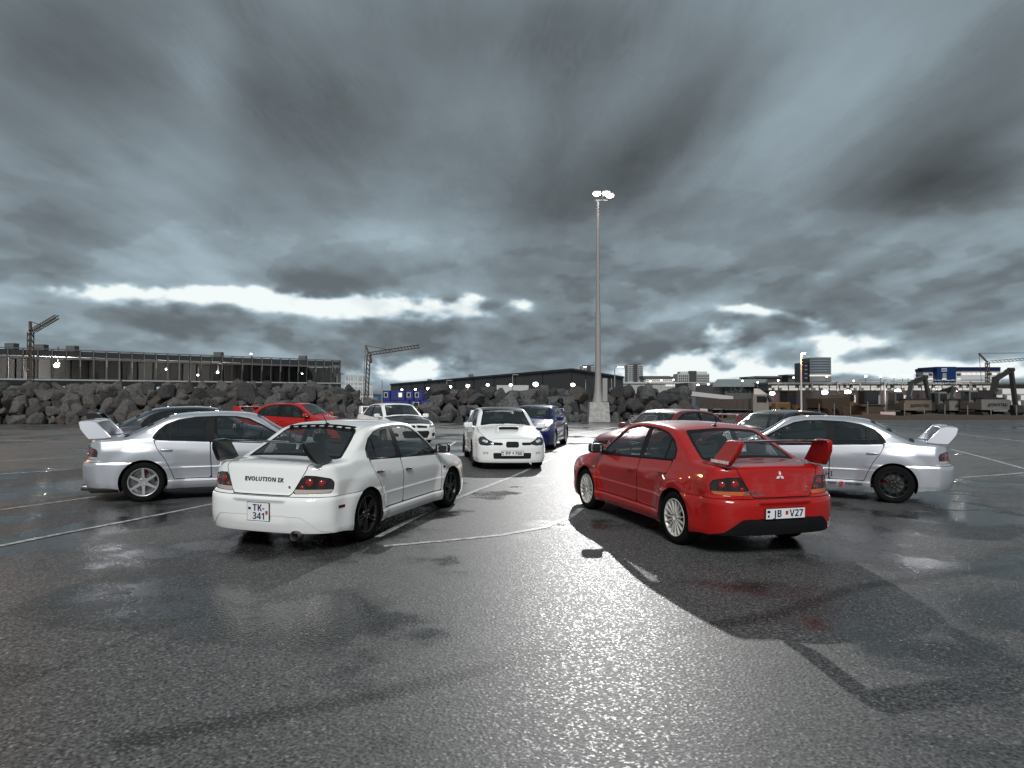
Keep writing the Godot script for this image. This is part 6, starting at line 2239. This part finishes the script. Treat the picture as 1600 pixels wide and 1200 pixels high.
func machines() -> void:
	var tyre := mat("big_tyre", Color(0.03, 0.027, 0.024), 0.85)
	var yellow := grainy("machine_yellow", Color(0.07, 0.045, 0.014), Color(0.16, 0.11, 0.035), 0.5, 0.6, 0.0, 0.03, 95)
	var ochre := grainy("machine_ochre", Color(0.026, 0.019, 0.013), Color(0.065, 0.047, 0.031), 0.5, 0.7, 0.0, 0.03, 96)
	var grey := grainy("machine_grey", Color(0.11, 0.11, 0.104), Color(0.18, 0.175, 0.165), 0.5, 0.6, 0.0, 0.03, 97)
	var dark := mat("machine_black", Color(0.02, 0.02, 0.021), 0.6)
	var glass := mat("dark_window", Color(0.02, 0.025, 0.03), 0.1)
	digger("tan digger with folded arm, left of the three along the fence", 1419, 74.0, 0.0, [Vector3(0.5, 1.8, -1.0), Vector3(1.9, 4.0, -2.6), Vector3(3.6, 4.75, -3.0), Vector3(3.7, 1.6, -2.2)], grainy("digger_tan", Color(0.10, 0.08, 0.06), Color(0.16, 0.13, 0.10), 0.5, 0.6, 0.0, 0.03, 98))
	digger("grey digger in the middle of the three along the fence", 1487, 75.0, 0.0, [Vector3(0.4, 1.8, -0.8), Vector3(2.6, 3.4, -3.6), Vector3(2.0, 3.0, -5.6), Vector3(1.5, 1.2, -5.0)], grey)
	digger("grey digger at the right edge with its arm raised and breaker hanging", 1536, 71.0, 0.0, [Vector3(1.0, 1.8, -0.3), Vector3(1.9, 4.3, -0.8), Vector3(3.35, 5.25, -0.6), Vector3(3.5, 1.4, -0.2)], grey)
	# bulldozer seen from behind
	var d := 72.0
	var p := at_px(1356, 640, d)
	p.y = ground_y(p.x, d)
	var o := thing("bulldozer", "ochre bulldozer seen from behind, between the dumper and the first digger", "bulldozer", p, 0.0)
	track(o, -1.0, 3.0, ochre)
	track(o, 1.0, 3.0, ochre)
	var m := MB.new()
	m.box(Vector3(0, 1.1, 0), Vector3(1.7, 1.2, 2.6), Transform3D(), 0.12)
	part(m, "hull", ochre, o)
	m = MB.new()
	m.box(Vector3(0, 1.55, 0.6), Vector3(2.6, 0.3, 1.4), Transform3D(), 0.06)
	part(m, "fenders", ochre, o)
	m = MB.new()
	m.box(Vector3(0, 2.4, 0.1), Vector3(1.5, 1.4, 1.3), Transform3D(), 0.08)
	var cb := part(m, "cab", dark, o)
	m = MB.new()
	m.box(Vector3(0, 2.5, 0.76), Vector3(1.2, 0.9, 0.03), Transform3D())
	part(m, "cab_window", glass, cb)
	m = MB.new()
	m.box(Vector3(0, 0.8, -2.3), Vector3(3.2, 1.1, 0.15), Transform3D(), 0.03)
	part(m, "blade", ochre, o)
	# articulated dumper
	d = 76.0
	p = at_px(1302, 640, d)
	p.y = ground_y(p.x, d)
	o = thing("dump_truck", "mud brown six-wheeled dumper facing right behind the fence", "dump truck", p, PI / 2 - PI + 0.35)
	# its own axes: forward is -z
	m = MB.new()
	m.prism([Vector2(-2.6, 1.35), Vector2(0.6, 1.1), Vector2(1.1, 1.5), Vector2(1.25, 2.75), Vector2(0.9, 2.8), Vector2(0.2, 2.5), Vector2(-2.75, 2.4)], -1.15, 1.15, Transform3D(Basis(Vector3(0, 0, -1), Vector3(0, 1, 0), Vector3(1, 0, 0)), Vector3(0, 0, 0)))
	part(m, "skip", ochre, o)
	m = MB.new()
	m.box(Vector3(0, 1.0, 0.4), Vector3(0.9, 0.4, 5.6), Transform3D(), 0.05)
	part(m, "chassis", dark, o)
	m = MB.new()
	m.box(Vector3(0, 2.2, -1.75), Vector3(1.6, 1.5, 1.0), Transform3D(), 0.12)
	cb = part(m, "cab", yellow, o)
	for q in [[Vector3(0, 2.45, -2.26), Vector3(1.3, 0.75, 0.03)], [Vector3(0.81, 2.45, -1.75), Vector3(0.03, 0.7, 0.75)], [Vector3(-0.81, 2.45, -1.75), Vector3(0.03, 0.7, 0.75)]]:
		var w := MB.new()
		w.box(q[0], q[1], Transform3D())
		part(w, "cab_window", glass, cb)
	m = MB.new()
	m.prism([Vector2(-2.2, 0.95), Vector2(-3.5, 0.95), Vector2(-3.45, 1.5), Vector2(-2.2, 1.95)], -0.85, 0.85, Transform3D(Basis(Vector3(0, 0, 1), Vector3(0, 1, 0), Vector3(-1, 0, 0)), Vector3.ZERO))
	part(m, "engine_cover", yellow, o)
	for s in [-1, 1]:
		for z in [-2.6, 0.55, 2.0]:
			big_wheel(o, Vector3(s * 1.05, 0.72, z), 0.74, 0.55, tyre, ochre)
	# wheel loader, half seen
	d = 80.0
	p = at_px(1226, 640, d)
	p.y = ground_y(p.x, d)
	o = thing("wheel_loader", "yellow wheel loader between the tipper truck and the pale street lamp", "wheel loader", p, -1.2)
	m = MB.new()
	m.box(Vector3(0, 1.45, 0.9), Vector3(1.7, 1.1, 2.2), Transform3D(), 0.15)
	part(m, "engine_cover", yellow, o)
	m = MB.new()
	m.box(Vector3(0, 2.5, -0.5), Vector3(1.4, 1.5, 1.3), Transform3D(), 0.08)
	cb = part(m, "cab", dark, o)
	for q in [[Vector3(0, 2.65, -1.16), Vector3(1.2, 1.0, 0.03)], [Vector3(0.71, 2.65, -0.5), Vector3(0.03, 1.0, 1.0)], [Vector3(-0.71, 2.65, -0.5), Vector3(0.03, 1.0, 1.0)]]:
		var w := MB.new()
		w.box(q[0], q[1], Transform3D())
		part(w, "cab_window", glass, cb)
	m = MB.new()
	m.box(Vector3(0, 3.3, -0.5), Vector3(1.6, 0.12, 1.5), Transform3D(), 0.03)
	part(m, "cab_roof", yellow, o)
	for s in [-1, 1]:
		m = MB.new()
		m.bar(Vector3(s * 0.55, 1.5, -1.0), Vector3(s * 0.55, 0.9, -2.8), 0.18, 0.35)
		part(m, "lift_arm", yellow, o)
		for z in [-1.6, 1.2]:
			big_wheel(o, Vector3(s * 0.95, 0.72, z), 0.72, 0.5, tyre, yellow)
	m = MB.new()
	m.prism([Vector2(-2.7, 0.2), Vector2(-3.7, 0.15), Vector2(-3.5, 0.3), Vector2(-3.0, 0.5), Vector2(-2.9, 1.2), Vector2(-2.7, 1.2)], -1.25, 1.25, Transform3D(Basis(Vector3(0, 0, 1), Vector3(0, 1, 0), Vector3(-1, 0, 0)), Vector3.ZERO))
	part(m, "bucket", dark, o)
	# tipper truck, facing right and a little towards the camera
	d = 78.0
	p = at_px(1152, 640, d)
	p.y = ground_y(p.x, d)
	o = thing("tipper_truck", "tipper truck with a pale cab and long dark body, facing right by the boulders", "truck", p, -PI / 2 - 0.5)
	var pale := mat("truck_cab_pale", Color(0.2, 0.197, 0.19), 0.45)
	m = MB.new()
	m.box(Vector3(0, 0.95, 0.3), Vector3(0.9, 0.3, 7.2), Transform3D(), 0.04)
	part(m, "chassis", dark, o)
	m = MB.new()
	m.prism([Vector2(-1.18, 1.25), Vector2(1.18, 1.25), Vector2(1.25, 2.35), Vector2(1.17, 2.35), Vector2(1.1, 1.35), Vector2(-1.1, 1.35), Vector2(-1.17, 2.35), Vector2(-1.25, 2.35)], -1.3, 4.0)
	m.box(Vector3(0, 1.8, -1.32), Vector3(2.4, 1.2, 0.08), Transform3D())
	var tb := part(m, "tipper_body", grainy("tipper_dark", Color(0.03, 0.026, 0.024), Color(0.09, 0.075, 0.065), 0.6, 0.7, 0.0, 0.03, 99), o)
	for s in [-1, 1]:
		for i in 7:
			var rb := MB.new()
			rb.box(Vector3(s * 1.25, 1.8, -1.0 + i * 0.8), Vector3(0.08, 1.05, 0.1), Transform3D())
			part(rb, "body_rib", mats["tipper_dark"], tb)
	m = MB.new()
	m.prism([Vector2(-3.55, 0.7), Vector2(-1.9, 0.7), Vector2(-1.9, 2.9), Vector2(-3.25, 2.9), Vector2(-3.5, 2.0)], -1.15, 1.15, Transform3D(Basis(Vector3(0, 0, 1), Vector3(0, 1, 0), Vector3(-1, 0, 0)), Vector3.ZERO))
	cb = part(m, "cab", pale, o)
	m = MB.new()
	m.prism([Vector2(-3.1, 2.9), Vector2(-1.95, 2.9), Vector2(-1.95, 3.55), Vector2(-2.3, 3.5)], -0.95, 0.95, Transform3D(Basis(Vector3(0, 0, 1), Vector3(0, 1, 0), Vector3(-1, 0, 0)), Vector3.ZERO))
	part(m, "roof_fairing", mat("truck_fairing", Color(0.5, 0.5, 0.49), 0.4), cb)
	m = MB.new()
	m.box(Vector3.ZERO, Vector3(2.0, 0.75, 0.04), Transform3D(Basis(Vector3.RIGHT, 0.27), Vector3(0, 2.43, -3.395)))
	part(m, "windscreen", glass, cb)
	m = MB.new()
	m.box(Vector3(0, 1.3, -3.545), Vector3(1.6, 0.6, 0.03), Transform3D())
	part(m, "radiator_grille", dark, cb)
	for s in [-1, 1]:
		m = MB.new()
		m.box(Vector3(s * 1.155, 2.35, -2.75), Vector3(0.03, 0.7, 0.9), Transform3D())
		part(m, "side_window", glass, cb)
		m = MB.new()
		m.box(Vector3(s * 0.85, 0.95, -3.56), Vector3(0.35, 0.2, 0.04), Transform3D(), 0.02)
		part(m, "headlamp", mat("lamp_off", Color(0.55, 0.55, 0.53), 0.2), cb)
		m = MB.new()
		m.box(Vector3(s * 1.32, 2.35, -3.3), Vector3(0.12, 0.5, 0.2), Transform3D(), 0.03)
		part(m, "mirror", dark, cb)
		for z in [-2.5, 1.6, 2.7]:
			big_wheel(o, Vector3(s * 1.0, 0.52, z), 0.52, 0.35, tyre, mat("truck_hub", Color(0.2, 0.19, 0.18), 0.6))
	# smoke at the left silver car's exhaust
	var fm := FogMaterial.new()
	fm.albedo = Color(0.95, 0.93, 0.92)
	fm.density = 0.55
	for q in [[140, 757, 11.55, 0.34, 0.2], [122, 756, 11.45, 0.4, 0.26], [105, 757, 11.4, 0.36, 0.2]]:
		var fv := FogVolume.new()
		fv.name = numbered("exhaust_smoke")
		fv.shape = RenderingServer.FOG_VOLUME_SHAPE_ELLIPSOID
		fv.size = Vector3(q[3], q[4], 0.3)
		fv.material = fm
		fv.position = at_px(q[0], q[1], q[2])
		add_child(fv, true)
		fv.set_meta("kind", "stuff")
		tag(fv, "pale puff of exhaust smoke behind the left silver car", "smoke", "exhaust smoke")
